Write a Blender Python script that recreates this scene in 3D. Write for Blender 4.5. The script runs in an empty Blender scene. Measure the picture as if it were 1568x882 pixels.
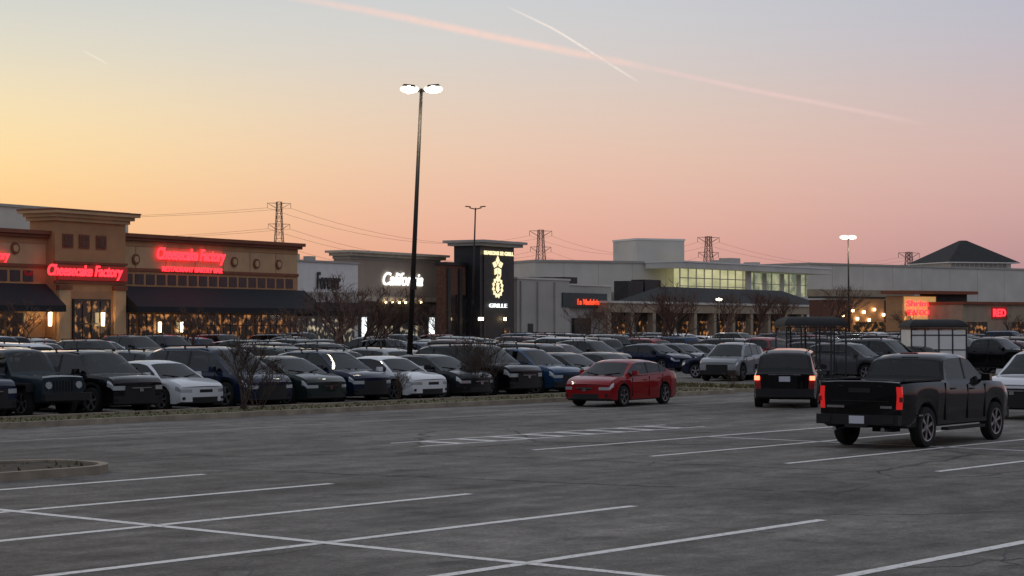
import bpy, bmesh, math, random
from mathutils import Vector, Matrix
random.seed(7)
F=3000.0; HY=497.0; CX=784.0; H=2.5
def at(px,d): return ((px-CX)/F*d, d)
def zh(py,d): return H+(HY-py)/F*d
A40=math.radians(40)
S=(math.sin(A40),math.cos(A40)); M=(-math.cos(A40),math.sin(A40))
def uv(u,v): return (S[0]*u+M[0]*v, S[1]*u+M[1]*v)
scene=bpy.context.scene
col=scene.collection
def lin(c):
    return tuple(((x/255)/12.92 if x/255<=0.04045 else ((x/255+0.055)/1.055)**2.4) for x in c)

# ------------------------------------------------------------------ materials
def newmat(name):
    m=bpy.data.materials.new(name); m.use_nodes=True
    nt=m.node_tree; b=nt.nodes['Principled BSDF']; return m,nt,b
def P(name,c,rough=0.7,metal=0.0,emis=None,es=0.0,var=0.12,scale=1.5,bump=0.0,bscale=20,coat=0):
    m,nt,b=newmat(name)
    b.inputs['Roughness'].default_value=rough; b.inputs['Metallic'].default_value=metal
    tc=nt.nodes.new('ShaderNodeTexCoord'); n=nt.nodes.new('ShaderNodeTexNoise')
    n.inputs['Scale'].default_value=scale; n.inputs['Detail'].default_value=5
    nt.links.new(tc.outputs['Object'],n.inputs['Vector'])
    r=nt.nodes.new('ShaderNodeValToRGB')
    r.color_ramp.elements[0].position=0.3; r.color_ramp.elements[1].position=0.7
    r.color_ramp.elements[0].color=tuple(x*(1-var) for x in c)+(1,)
    r.color_ramp.elements[1].color=tuple(min(1,x*(1+var)) for x in c)+(1,)
    nt.links.new(n.outputs['Fac'],r.inputs['Fac']); nt.links.new(r.outputs['Color'],b.inputs['Base Color'])
    if bump>0:
        n2=nt.nodes.new('ShaderNodeTexNoise'); n2.inputs['Scale'].default_value=bscale
        nt.links.new(tc.outputs['Object'],n2.inputs['Vector'])
        bp=nt.nodes.new('ShaderNodeBump'); bp.inputs['Strength'].default_value=bump
        nt.links.new(n2.outputs['Fac'],bp.inputs['Height']); nt.links.new(bp.outputs['Normal'],b.inputs['Normal'])
    if emis:
        b.inputs['Emission Color'].default_value=tuple(emis)+(1,); b.inputs['Emission Strength'].default_value=es
    if coat: b.inputs['Coat Weight'].default_value=coat; b.inputs['Coat Roughness'].default_value=0.04
    return m
def paint():
    m,nt,b=newmat('car_paint')
    oi=nt.nodes.new('ShaderNodeObjectInfo'); geo=nt.nodes.new('ShaderNodeNewGeometry')
    mx=nt.nodes.new('ShaderNodeMix'); mx.data_type='RGBA'
    tc=nt.nodes.new('ShaderNodeTexCoord'); n=nt.nodes.new('ShaderNodeTexNoise'); n.inputs['Scale'].default_value=2.5; n.inputs['Detail'].default_value=6
    nt.links.new(tc.outputs['Object'],n.inputs['Vector'])
    nt.links.new(geo.outputs['Backfacing'],mx.inputs['Factor']); nt.links.new(oi.outputs['Color'],mx.inputs['A'])
    mx.inputs['B'].default_value=(0.006,0.006,0.006,1)
    sp=nt.nodes.new('ShaderNodeSeparateXYZ'); nt.links.new(tc.outputs['Object'],sp.inputs[0])
    m2=nt.nodes.new('ShaderNodeMapRange'); m2.inputs['From Min'].default_value=0.6; m2.inputs['From Max'].default_value=0.2; m2.inputs['To Max'].default_value=0.16
    nt.links.new(sp.outputs['Z'],m2.inputs['Value'])
    mul=nt.nodes.new('ShaderNodeMath'); mul.operation='MULTIPLY'; nt.links.new(m2.outputs['Result'],mul.inputs[0]); nt.links.new(n.outputs['Fac'],mul.inputs[1])
    m3=nt.nodes.new('ShaderNodeMix'); m3.data_type='RGBA'; m3.inputs['B'].default_value=(0.07,0.06,0.05,1)
    nt.links.new(mul.outputs[0],m3.inputs['Factor']); nt.links.new(mx.outputs['Result'],m3.inputs['A'])
    nt.links.new(m3.outputs['Result'],b.inputs['Base Color'])
    b.inputs['Metallic'].default_value=0.0; b.inputs['Roughness'].default_value=.5; b.inputs['Specular IOR Level'].default_value=.05
    b.inputs['Coat Weight'].default_value=1.0; b.inputs['Coat Roughness'].default_value=0.03; b.inputs['Coat IOR'].default_value=1.38
    return m
def carglass():
    m,nt,b=newmat('car_glass')
    b.inputs['Base Color'].default_value=(0.004,0.006,0.006,1); b.inputs['Roughness'].default_value=0.01
    b.inputs['IOR'].default_value=1.62
    tr=nt.nodes.new('ShaderNodeBsdfTransparent'); tr.inputs['Color'].default_value=(0.5,0.56,0.52,1)
    ms=nt.nodes.new('ShaderNodeMixShader'); ms.inputs['Fac'].default_value=0.7
    out=nt.nodes['Material Output']
    nt.links.new(tr.outputs[0],ms.inputs[1]); nt.links.new(b.outputs[0],ms.inputs[2]); nt.links.new(ms.outputs[0],out.inputs['Surface'])
    return m
m_paint=paint(); m_glass=carglass()
m_trim=P('black_trim',(0.008,0.008,0.009),0.7,var=.2)
m_tire=P('tire_rubber',(0.011,0.011,0.011),0.95,var=.3,scale=8)
m_rim=P('alloy_rim',(0.33,0.33,0.34),0.35,0.7)
m_head=P('headlight_glass',(0.55,0.58,0.6),0.08,0.4,coat=1)
m_tail=P('taillight_glass',(0.2,0.008,0.008),0.15,coat=1)
m_taillit=P('taillight_lit',(0.35,0.01,0.01),0.2,emis=(1,0.02,0.015),es=.36,coat=1)
m_chrome=P('chrome',(0.5,0.5,0.52),0.15,1.0)
m_plate=P('licence_plate',(0.6,0.61,0.66),0.5)
m_rimdark=P('rim_shadow',(0.010,0.010,0.010),0.7)
m_headlit=P('brake_lamp_lit',(0.6,0.05,0.03),0.2,emis=(1,0.16,0.08),es=4)
m_seat=P('seat_fabric',(0.02,0.02,0.023),0.9)
CM=[m_paint,m_glass,m_trim,m_tire,m_rim,m_head,m_tail,m_chrome,m_plate,m_rimdark,m_taillit,m_headlit,m_seat]
PAINT,GLASS,TRIM,TIRE,RIM,HEAD,TAIL,CHR,PLATE,RDK,TLIT,HLIT,SEAT=range(13)

# ------------------------------------------------------------------ helpers
def bx(bm,cx,cy,cz,sx,sy,sz,mat=0,rot=None,taper=1.0):
    vs=[]
    for dz in (-.5,.5):
        k=1.0 if dz<0 else taper
        for dx,dy in((-.5,-.5),(.5,-.5),(.5,.5),(-.5,.5)):
            p=Vector((dx*sx*k,dy*sy*k,dz*sz))
            if rot: p=rot@p
            vs.append(bm.verts.new(p+Vector((cx,cy,cz))))
    for f in((3,2,1,0),(4,5,6,7),(0,1,5,4),(1,2,6,5),(2,3,7,6),(3,0,4,7)):
        fc=bm.faces.new([vs[i] for i in f]); fc.material_index=mat
def bar(bm,p0,p1,r0,r1,n=4,mat=0,cap=True):
    p0=Vector(p0);p1=Vector(p1);d=(p1-p0)
    if d.length<1e-6: return
    d.normalize(); a=d.orthogonal().normalized(); b=d.cross(a)
    r=[]
    for p,rr in((p0,r0),(p1,r1)):
        r.append([bm.verts.new(p+(a*math.cos(2*math.pi*i/n)+b*math.sin(2*math.pi*i/n))*rr) for i in range(n)])
    for i in range(n):
        f=bm.faces.new((r[0][i],r[0][(i+1)%n],r[1][(i+1)%n],r[1][i])); f.material_index=mat; f.smooth=n>5
    if cap:
        f=bm.faces.new(r[1]); f.material_index=mat
        f=bm.faces.new(r[0][::-1]); f.material_index=mat
def mkobj(name,bm,mats,parent=None,loc=(0,0,0),rz=0):
    me=bpy.data.meshes.new(name); bm.to_mesh(me); bm.free()
    for m in mats: me.materials.append(m)
    o=bpy.data.objects.new(name,me); col.objects.link(o)
    if parent: o.parent=parent
    o.location=loc; o.rotation_euler=(0,0,rz); return o
def empty(name,loc=(0,0,0),rz=0):
    o=bpy.data.objects.new(name,None); col.objects.link(o); o.location=loc; o.rotation_euler=(0,0,rz); o.empty_display_size=.5; return o
def interp(p,x):
    if x<=p[0][0]: return p[0][1]
    for a,b in zip(p,p[1:]):
        if x<=b[0]: return a[1]+(b[1]-a[1])*(x-a[0])/(b[0]-a[0])
    return p[-1][1]
def sm(p,x,w): return sum(interp(p,x+w*k)*g for k,g in((-1,.15),(-.5,.2),(0,.3),(.5,.2),(1,.15)))

# ------------------------------------------------------------------ car generator
def car_mesh(name,sp):
    bm=bmesh.new(); L=sp['L']; hw=sp['W']/2; r=sp['r']; ra=r+sp.get('gap',.055)
    c=sp.get('c',.2); xs=set()
    n=int(L/.1)
    for i in range(n+1): xs.add(round(L*i/n,3))
    for e in(.02,.05,.1,.17,.26): xs.add(e); xs.add(round(L-e,3))
    for xw in sp['wh']:
        for k in range(-8,9): xs.add(round(xw+ra*math.sin(math.pi/2*k/8),4))
        xs.add(round(xw-ra-.006,4)); xs.add(round(xw+ra+.006,4))
    bounds=list(sp['side'])+list(sp['ws'])+list(sp.get('rw',()))+[q for a in sp['pil'] for q in a]+list(sp.get('bed',()))
    for b in bounds: xs.add(round(b,4))
    xs=sorted(xs)
    ys=[xs[0]]
    for x in xs[1:]:
        if x-ys[-1]>.004: ys.append(x)
    xs=ys
    bowf=sp.get('bowf',.26); bowr=sp.get('bowr',.15); slim=sp.get('slim',0)
    def bow(x,y):
        q=(abs(y)/hw)**2.4
        tf=max(0,min(1,(x-(L-.8))/.8)); tr=max(0,min(1,(.6-x)/.6))
        return x-bowf*q*tf*tf+bowr*q*tr*tr
    wp=sp.get('wp',[(0,.93),(.5,.99),(1,1),(L-1,1),(L-.4,.97),(L,.9)])
    def half(x):
        w=hw*sm(wp,x,.15); zd=sm(sp['deck'],x,.07)
        zr=sm(sp['roof'],x,.06); g=max(0,zr-zd)
        if x<sp['roof'][0][0] or x>sp['roof'][-1][0]: g=0
        zb=c+max(0,.08*(1-x/.3)) + max(0,.06*(1-(L-x)/.3))
        inarch=False
        for xw in sp['wh']:
            dx=abs(x-xw)
            if dx<=ra+1e-4: zb=max(zb,r+math.sqrt(max(0,ra*ra-dx*dx))); inarch=True
        z5=zd-.075; lip=.035
        z2=zb+lip; z3=z2+.38*(z5-z2); z4=z2+.74*(z5-z2)
        fl=sp.get('flare',0.0) if inarch else 0
        tb=sp.get('tumble',.33)
        y6=w*.945
        y7=y6-.012-tb*.1*g; y8=y6-.012-tb*.86*g; y9=y8-.05-.06*min(1,g*4); y10=y9*.6
        cr=sp.get('crown',.025)
        pts=[(0,zb),(w*.93+fl,zb),(w*.97+fl,z2),(w*.98+fl*.4,z3),(w*1.0,z4),(w*.985,z5),(y6,zd-.012),
             (y7,zd+.1*g),(y8,zd+.87*g),(y9,zd+.975*g),(y10,zd+g+cr*.7),(0,zd+g+cr)]
        if 'bed' in sp and sp['bed'][0]<=x<=sp['bed'][1]:
            pts[9]=(y8-.03,zd-.03); pts[10]=(y10,zd-.05); pts[11]=(0,zd-.05)
        return pts
    rings=[]
    for x in xs:
        h=half(x); rg=[bm.verts.new((bow(x,p[0]),p[0],p[1])) for p in h]
        rg+=[bm.verts.new((bow(x,p[0]),-p[0],p[1])) for p in h[10:0:-1]]
        rings.append(rg)
    s0,s1=sp['side']; w0,w1=sp['ws']; rw=sp.get('rw'); clad=sp.get('clad',0); tsx=sp.get('tsx',.14)
    def m_of(row,x):
        if row==0: return TRIM
        if row==1: return TRIM
        if row==2 and clad: 
            for xw in sp['wh']:
                if abs(x-xw)<ra+.02: return TRIM
            return TRIM if clad>1 else PAINT
        if row==4 and x>L-.3: return sp.get('hm',HEAD)
        if row in(3,4) and x<tsx : return sp.get('tm',TAIL) if row==4 or sp.get('tallt') else PAINT
        if row==7:
            if s0<x<s1:
                for a,b in sp['pil']:
                    if a<x<b: return TRIM if sp.get('bpil',1) else PAINT
                return GLASS
            return PAINT
        if row>=9:
            if w0<x<w1: return GLASS
            if rw and rw[0]<x<rw[1]: return GLASS
            if 'bed' in sp and sp['bed'][0]<x<sp['bed'][1]: return TRIM
        return PAINT
    for i in range(len(xs)-1):
        xm=(xs[i]+xs[i+1])/2
        for k in range(22):
            k2=(k+1)%22
            row=k if k<11 else 21-k
            f=bm.faces.new((rings[i][k],rings[i][k2],rings[i+1][k2],rings[i+1][k])); f.material_index=m_of(row,xm); f.smooth=True
    for end,ring in((0,rings[0]),(1,rings[-1])):
        x=xs[0] if end==0 else xs[-1]
        if_=sp.get('hf',.6) if end else sp.get('tf',.62)
        fr=[1,if_,.3,0,-.3,-if_,-1]
        rows=[]
        for rI in range(1,7):
            a=ring[rI]; y0=a.co.y; z=a.co.z; rr=[]
            for q in fr:
                if q==1: rr.append(ring[rI])
                elif q==-1: rr.append(ring[22-rI])
                else: rr.append(bm.verts.new((bow(x,y0*q),y0*q,z)))
            rows.append(rr)
        for a in range(5):
            for b in range(6):
                outer=b in(0,5); row=a+1; cen=b in(2,3)
                if end:
                    if row==1: m=TRIM
                    elif row==2: m=TRIM if (not outer or clad) else PAINT
                    elif row==3:
                        if slim: m=PAINT
                        else: m=sp.get('gm',TRIM) if not outer else (sp.get('hm',HEAD) if sp.get('tallh') else PAINT)
                    elif row==4: m=sp.get('hm',HEAD) if outer else (sp.get('gm',TRIM) if (cen or not slim) else PAINT)
                    else: m=PAINT
                else:
                    if row==1: m=TRIM
                    elif row==2: m=TRIM if clad else PAINT
                    elif row==3: m=sp.get('tm',TAIL) if outer and sp.get('tallt') else PAINT
                    elif row==4: m=sp.get('tm',TAIL) if outer else PAINT
                    else: m=PAINT
                vs=(rows[a][b],rows[a+1][b],rows[a+1][b+1],rows[a][b+1])
                f=bm.faces.new(vs if end==0 else vs[::-1]); f.material_index=m; f.smooth=True
        top=[v for v in rows[5]]
        arc=[ring[k] for k in range(15,6,-1)]
        f=bm.faces.new(top+arc if end==0 else (top+arc)[::-1])
    bmesh.ops.recalc_face_normals(bm,faces=bm.faces)
    nn=28
    for xw in sp['wh']:
        for sd in(1,-1):
            wd=.23; yo=hw-.015+sp.get('flare',0)*.8
            prof=[(r*.60,-.06,RDK),(r*.64,-.005,RIM),(r*.69,0,TIRE),(r*.86,.012,TIRE),(r*.96,.0,TIRE),(r,-.035,TIRE),(r,-wd+.03,TIRE),(r*.93,-wd,TIRE),(r*.5,-wd,TIRE)]
            prev=None; first=None
            for (rr,yy,mm) in prof:
                ringv=[bm.verts.new((xw+rr*math.cos(2*math.pi*k/nn),sd*(yo+yy),r+rr*math.sin(2*math.pi*k/nn))) for k in range(nn)]
                if prev:
                    for k in range(nn):
                        vs=(prev[0][k],prev[0][(k+1)%nn],ringv[(k+1)%nn],ringv[k])
                        f=bm.faces.new(vs if sd<0 else vs[::-1]); f.material_index=prev[1]; f.smooth=True
                else: first=ringv
                prev=(ringv,mm)
            f=bm.faces.new(first if sd<0 else first[::-1]); f.material_index=RDK
            ns=sp.get('spokes',5)
            for k in range(ns):
                a=2*math.pi*k/ns+.3
                for da in(-.13,.13):
                    R=Matrix.Rotation(-(a+da*.6),3,'Y')
                    p=R@Vector((r*.36,0,0))
                    bx(bm,xw+p.x,sd*(yo-.022),r+p.z,r*.56,.02,.032,RIM,R)
            bar(bm,(xw,sd*(yo-.05),r),(xw,sd*(yo-.008),r),r*.16,r*.13,10,RIM)
    zd=lambda x: sm(sp['deck'],x,.07)
    for sd in(1,-1):
        for x in sp['doors']:
            z1=zd(x)-.05; z0=c+.12
            bx(bm,x,sd*(hw-.012),(z0+z1)/2,.014,.03,z1-z0,TRIM)
        for x in sp['hand']:
            bx(bm,x,sd*(hw*.99+.008),zd(x)-.14,.2,.03,.03,sp.get('handm',PAINT))
        xa=sp['mir']; z=zd(xa)+.1
        bx(bm,xa,sd*(hw+.07),z,.12,.22,.15,PAINT,None,.85)
        bx(bm,xa+.01,sd*(hw-.05),z-.06,.06,.14,.04,TRIM)
        if sp.get('rails'):
            a,b=sp['rails']; zr=sm(sp['roof'],(a+b)/2,.1)
            g=zr-zd((a+b)/2); yy=hw*.945-.33*.9*g-.1
            bx(bm,(a+b)/2,sd*yy,zr+.055,b-a,.035,.03,sp.get('railm',TRIM))
            for q in(a+.05,(a+b)/2,b-.05): bx(bm,q,sd*yy,zr+.02,.06,.03,.06,TRIM)
        if sp.get('belt'):
            n=8
            for k in range(n):
                xa_=s0+(s1-s0)*k/n; xb=s0+(s1-s0)*(k+1)/n
                bar(bm,(xa_,sd*(hw*.945+.004),zd(xa_)+.005),(xb,sd*(hw*.945+.004),zd(xb)+.005),.011,.011,4,CHR)
        bx(bm,L-bowf*.55-.02,sd*hw*.76,c+.2,.06,.18,.07,TRIM,Matrix.Rotation(-sd*.5,3,'Z'))
    zp=sp.get('plz',(.8,.45))
    bx(bm,-.01+bowr*0,0,zp[0],.03,.34,.16,PLATE)
    if sp.get('chromegrille'):
        zf=half(L)[4][1]
        bx(bm,L-.0,0,zf+.06,.04,hw*.7,.025,CHR); bx(bm,L-.0,0,zf-.0,.03,.13,.09,CHR)
    if sp.get('rw'):
        zz=zd(.2)
        bx(bm,.015,0,zz-.09,.02,hw*1.0,.02,CHR if sp.get('belt') else TRIM)
    # hood / body shut lines, wipers
    xh=w1+.1
    for sd in(1,-1): bar(bm,(w1-.02,sd*.1,zd(w1)+.05),(w1-.16,sd*.62,zd(w1)+.11),.012,.012,4,TRIM)
    zf=c+.12
    for sx in sp.get('seats',(1.35,2.45)):
        for yy in(-.38,.38):
            bx(bm,sx+.25,yy,zf+.25,.5,.48,.3,SEAT)
            bx(bm,sx-.02,yy,zf+.62,.16,.46,.62,SEAT,Matrix.Rotation(-.2,3,'Y'),.85)
            bx(bm,sx-.1,yy,zf+1.0,.1,.24,.17,SEAT)
    bx(bm,w1-.35,0,zd(w1)-.12,.5,hw*1.6,.14,SEAT)
    if sp.get('extra'): sp['extra'](bm,sp,hw,L)
    me=bpy.data.meshes.new(name); bm.to_mesh(me); bm.free()
    for m in CM: me.materials.append(m)
    try: me.set_sharp_from_angle(angle=math.radians(38))
    except Exception as e: print(e)
    return me

sedan=dict(L=4.85,W=1.84,r=.335,wh=(1.02,3.87),deck=[(0,.93),(.1,1.03),(.9,1.07),(1.6,1.0),(2.5,.97),(3.6,.96),(3.95,.94),(4.5,.85),(4.74,.79),(4.85,.71)],
 roof=[(.62,.95),(.8,1.06),(1.5,1.36),(2.0,1.45),(2.6,1.46),(3.0,1.40),(3.85,.88)],side=(1.1,3.45),ws=(3.05,3.74),rw=(.82,1.48),pil=[(2.12,2.22)],
 doors=(1.35,2.2,3.35),hand=(1.62,2.5),mir=3.3,c=.19,belt=1,plz=(.72,.42),chromegrille=0,slim=1)
sedan2=dict(sedan,L=4.65,deck=[(0,.97),(.1,1.07),(.6,1.1),(1.3,1.02),(2.5,.97),(3.5,.97),(3.85,.95),(4.35,.86),(4.55,.79),(4.65,.7)],wh=(.95,3.65),
 roof=[(.35,1.0),(.5,1.08),(1.15,1.38),(1.7,1.46),(2.5,1.47),(2.85,1.41),(3.7,.9)],side=(.8,3.3),ws=(2.9,3.6),rw=(.52,1.1),pil=[(1.2,1.26),(2.0,2.1)],doors=(1.15,2.05,3.15),hand=(1.4,2.35),mir=3.1,chromegrille=1)
cross=dict(L=4.6,W=1.86,r=.36,wh=(.9,3.6),deck=[(0,.96),(.1,1.06),(.6,1.12),(1.5,1.08),(3.2,1.04),(3.6,1.05),(4.25,.97),(4.5,.89),(4.6,.8)],
 roof=[(.08,1.0),(.17,1.12),(.6,1.56),(1.1,1.65),(2.2,1.68),(2.7,1.62),(3.65,.97)],side=(.72,3.2),ws=(2.75,3.52),rw=(.2,.58),pil=[(1.2,1.28),(2.05,2.15)],
 doors=(1.25,2.1,3.15),hand=(1.45,2.35),mir=3.0,c=.24,clad=1,rails=(.9,2.5),plz=(.82,.5),tf=.6,seats=(1.2,2.25))
suv=dict(L=4.95,W=1.97,r=.385,wh=(.98,3.88),deck=[(0,1.02),(.08,1.12),(1.5,1.15),(3.4,1.12),(3.8,1.13),(4.6,1.07),(4.85,1.0),(4.95,.88)],
 roof=[(.06,1.05),(.12,1.16),(.42,1.66),(.8,1.76),(2.6,1.80),(3.05,1.74),(3.9,1.05)],side=(.55,3.55),ws=(3.1,3.78),rw=(.16,.4),pil=[(1.18,1.28),(2.25,2.36)],
 doors=(1.25,2.3,3.4),hand=(1.5,2.55),mir=3.3,c=.26,clad=1,rails=(.8,2.9),plz=(.9,.55),tf=.74,hf=.62,tumble=.28,belt=1,seats=(1.3,2.4),chromegrille=1,tallt=1,bowf=.2,bowr=.1,tsx=.11)
van=dict(suv,L=5.1,deck=[(0,1.0),(.08,1.1),(1.5,1.1),(3.5,1.05),(4.0,1.04),(4.7,.95),(4.98,.86),(5.1,.74)],roof=[(.05,1.02),(.12,1.14),(.4,1.66),(.8,1.75),(2.6,1.78),(3.2,1.7),(4.3,.95)],side=(.55,3.8),ws=(3.25,4.1),wh=(1.05,4.05),c=.2,clad=0,mir=3.6,doors=(1.3,2.4,3.6),tallt=1,chromegrille=0)
def litsuvx(bm,sp,hw,L):
    for sd in(1,-1): bx(bm,.035,sd*hw*.86,.93,.05,.16,.13,HLIT)
def jeepx(bm,sp,hw,L):
    for k in range(7): bx(bm,L+.012,(k-3)*.1,.88,.03,.045,.28,RDK)
    for sd in(1,-1):
        bar(bm,(L-.05,sd*.5,.9),(L+.03,sd*.5,.9),.1,.1,14,HEAD)
        bx(bm,sp['wh'][1],sd*(hw+.05),.93,.95,.22,.06,TRIM); bx(bm,sp['wh'][0],sd*(hw+.05),.93,.95,.22,.06,TRIM)
        bx(bm,sp['wh'][1]+.5,sd*(hw+.05),.83,.06,.22,.2,TRIM); bx(bm,sp['wh'][1]-.5,sd*(hw+.05),.83,.06,.22,.2,TRIM)
    bx(bm,L+.1,0,.58,.2,hw*1.8,.2,TRIM)
jeep=dict(L=4.4,W=1.66,r=.4,wh=(.75,3.55),deck=[(0,1.16),(.03,1.2),(2.8,1.2),(4.3,1.14),(4.4,1.1)],roof=[(.0,1.15),(.03,1.2),(.09,1.78),(.3,1.85),(2.3,1.87),(2.6,1.82),(3.05,1.12)],
 side=(.2,2.85),ws=(2.63,2.97),rw=(.035,.085),pil=[(.95,1.05),(1.85,1.95)],doors=(1.0,1.9,2.8),hand=(1.2,2.1),mir=2.75,c=.4,plz=(.8,.5),gap=.1,hm=PAINT,gm=PAINT,bowf=.03,bowr=.03,
 wp=[(0,1),(3,1),(3.3,.93),(4.4,.85)],tumble=.12,handm=TRIM,extra=jeepx,seats=(1.1,2.1),flare=.0,bpil=0)
def truckx(bm,sp,hw,L):
    bx(bm,-.07,0,.6,.15,hw*1.86,.2,TRIM)
    bx(bm,-.15,.0,.6,.012,.34,.16,PLATE)
    for sd in(1,-1): bx(bm,-.145,sd*.72,.6,.03,.24,.14,RDK)
    bx(bm,-.1,0,.47,.18,.5,.06,TRIM)
    bx(bm,L+.02,0,.58,.12,hw*1.7,.24,TRIM)
    bx(bm,-.012,0,1.2,.02,.5,.09,RDK)
    bx(bm,-.012,.55,.86,.012,.4,.05,CHR); bx(bm,-.012,-.6,.86,.012,.26,.05,CHR)
    for sd in(1,-1):
        bar(bm,(.3,sd*.55,.42),(-.08,sd*.55,.4),.045,.045,10,CHR)
        bx(bm,2.85,sd*(hw+.0),.36,1.9,.16,.06,TRIM)
        bx(bm,1.0,sd*(hw*.93),1.4,1.8,.08,.03,TRIM)
        bx(bm,.012,sd*hw*.93,1.02,.05,.075,.1,TAIL)
        bx(bm,.75,sd*(hw+.004),.68,.2,.012,.03,CHR) 
    bx(bm,1.2,0,.42,.3,.5,.24,TRIM)
    bx(bm,-.014,0,.98,.01,1.3,.012,RDK)
    bx(bm,2.3,0,1.93,.04,.4,.03,TAIL)
truck=dict(L=5.55,W=2.0,r=.42,gap=.08,wh=(1.12,4.62),deck=[(0,1.34),(.02,1.38),(1.96,1.38),(2.2,1.34),(3.85,1.30),(4.2,1.33),(5.1,1.28),(5.45,1.2),(5.55,1.08)],
 roof=[(2.0,1.3),(2.04,1.38),(2.2,1.82),(2.5,1.9),(3.2,1.92),(3.5,1.86),(4.25,1.24)],side=(2.2,4.0),ws=(3.55,4.15),rw=(2.06,2.19),pil=[(3.05,3.15)],
 doors=(1.98,3.1,4.0),hand=(2.35,3.3),mir=3.9,c=.42,bed=(.1,1.95),plz=(.6,.6),tf=.88,tallt=1,tallh=1,hf=.66,bowf=.14,bowr=.03,tumble=.26,extra=truckx,seats=(2.55,3.3),spokes=6,gm=CHR,tsx=.06)
MESH={k:car_mesh('mesh_'+k,s) for k,s in dict(sedan=sedan,sedan2=sedan2,cross=cross,suv=suv,van=van,jeep=jeep,truck=truck,
      litsuv=dict(suv,extra=litsuvx,tf=.8),truck_lit=dict(truck,tm=TLIT)).items()}
LEN=dict(sedan=4.85,sedan2=4.65,cross=4.6,suv=4.95,van=5.1,jeep=4.4,truck=5.55,litsuv=4.95,truck_lit=5.55)
COLS=dict(black=(.003,.003,.004),char=(.012,.014,.017),grey=(.07,.074,.078),silver=(.28,.29,.30),white=(.72,.73,.74),navy=(.005,.011,.035),blue=(.012,.045,.11),
 red=(.27,.007,.010),maroon=(.08,.006,.008),green=(.013,.024,.02),beige=(.22,.19,.15),slate=(.02,.032,.042))
def put_car(name,kind,colr,u,v,head,sc=1.0):
    me=MESH[kind]; o=bpy.data.objects.new(name,me); col.objects.link(o)
    x,y=uv(u,v); hx,hy=math.cos(head),math.sin(head); L=LEN[kind]*sc
    o.location=(x-hx*L/2,y-hy*L/2,0.0); o.rotation_euler=(0,0,head); o.scale=(sc,sc,sc); c=COLS[colr]; o.color=(c[0],c[1],c[2],1)
    return o
HS=math.atan2(S[1],S[0]); HN=math.atan2(-M[1],-M[0])
near=[(29.2,'suv','char'),(31.3,'suv','navy'),(33.6,'jeep','slate'),(36.1,'suv','black'),(38.7,'sedan','white'),(41.2,'van','navy'),(43.5,'sedan2','green'),(45.8,'cross','navy'),
      (48.2,'sedan','white'),(50.5,'sedan2','char'),(53.1,'suv','black'),(55.5,'cross','blue'),(57.8,'sedan2','char'),(60.3,'sedan','black')]
NM=dict(sedan='parked_sedan',sedan2='parked_sedan',cross='parked_crossover',suv='parked_suv',van='parked_minivan',jeep='parked_offroad_suv',truck='parked_pickup_truck')
for (uc,k,cl) in near:
    hd=HN+random.uniform(-.02,.02)
    put_car(NM[k],k,cl,uc-.95,42.95+LEN[k]/2+random.uniform(-.1,.25),hd,random.uniform(.97,1.02))
cw=[('black',20),('char',16),('grey',14),('silver',12),('white',18),('navy',9),('blue',6),('red',5),('maroon',4),('green',3),('beige',3),('slate',6)]
cl_list=[c for c,w in cw for _ in range(w)]
kl=['sedan']*5+['sedan2']*5+['cross']*8+['suv']*6+['van']*2+['truck']*2+['jeep']
ncar=0
def row(v0,facing,skips=(),umin=None,umax=None,gap=.1):
    global ncar
    a=(.66*v0 if umin is None else umin); b=(2.15*v0 if umax is None else umax)
    u=a
    while u<b:
        u+=2.72
        if any(s0<u<s1 for s0,s1 in skips) or random.random()<gap: continue
        k=random.choice(kl); c=random.choice(cl_list)
        back=random.random()<.15
        hd=HN if facing else HN+math.pi
        if back: hd+=math.pi
        put_car(NM[k],k,c,u,v0+2.4+random.uniform(-.25,.25),hd+random.uniform(-.03,.03),random.uniform(.95,1.03)); ncar+=1
row(48.0,False,[(60.3,74.5)],30)
row(42.9,True,[(86.,89.5)],75.5,118)
for v,g in((60.,.12),(77.,.2),(94.,.25)):
    row(v,True,[(64.,75.),(v*1.15+30,v*1.15+37)],gap=g); row(v+5.1,False,[(64.,75.),(v*1.15+30,v*1.15+37)],gap=g)
print('lot cars',ncar)
put_car('red_sedan','sedan2','red',49.1,36.75,math.radians(236.5),.95)
put_car('black_suv','litsuv','black',52.2,32.55,math.radians(78.5),.97)
put_car('black_pickup_truck','truck_lit','black',37.55,20.2,HS+.05,.98)
put_car('silver_suv','cross','silver',74.0,49.1,HS+math.pi+.26)
put_car('white_suv','suv','white',50.3,23.1,HS+math.pi+.03)
put_car('dark_suv','suv','char',60.5,27.5,HS+math.pi)
put_car('parked_sedan','sedan2','silver',63.5,25.0,HS+math.pi)
put_car('parked_suv','suv','maroon',68.,61.0,HS+math.pi+.3)

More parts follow.
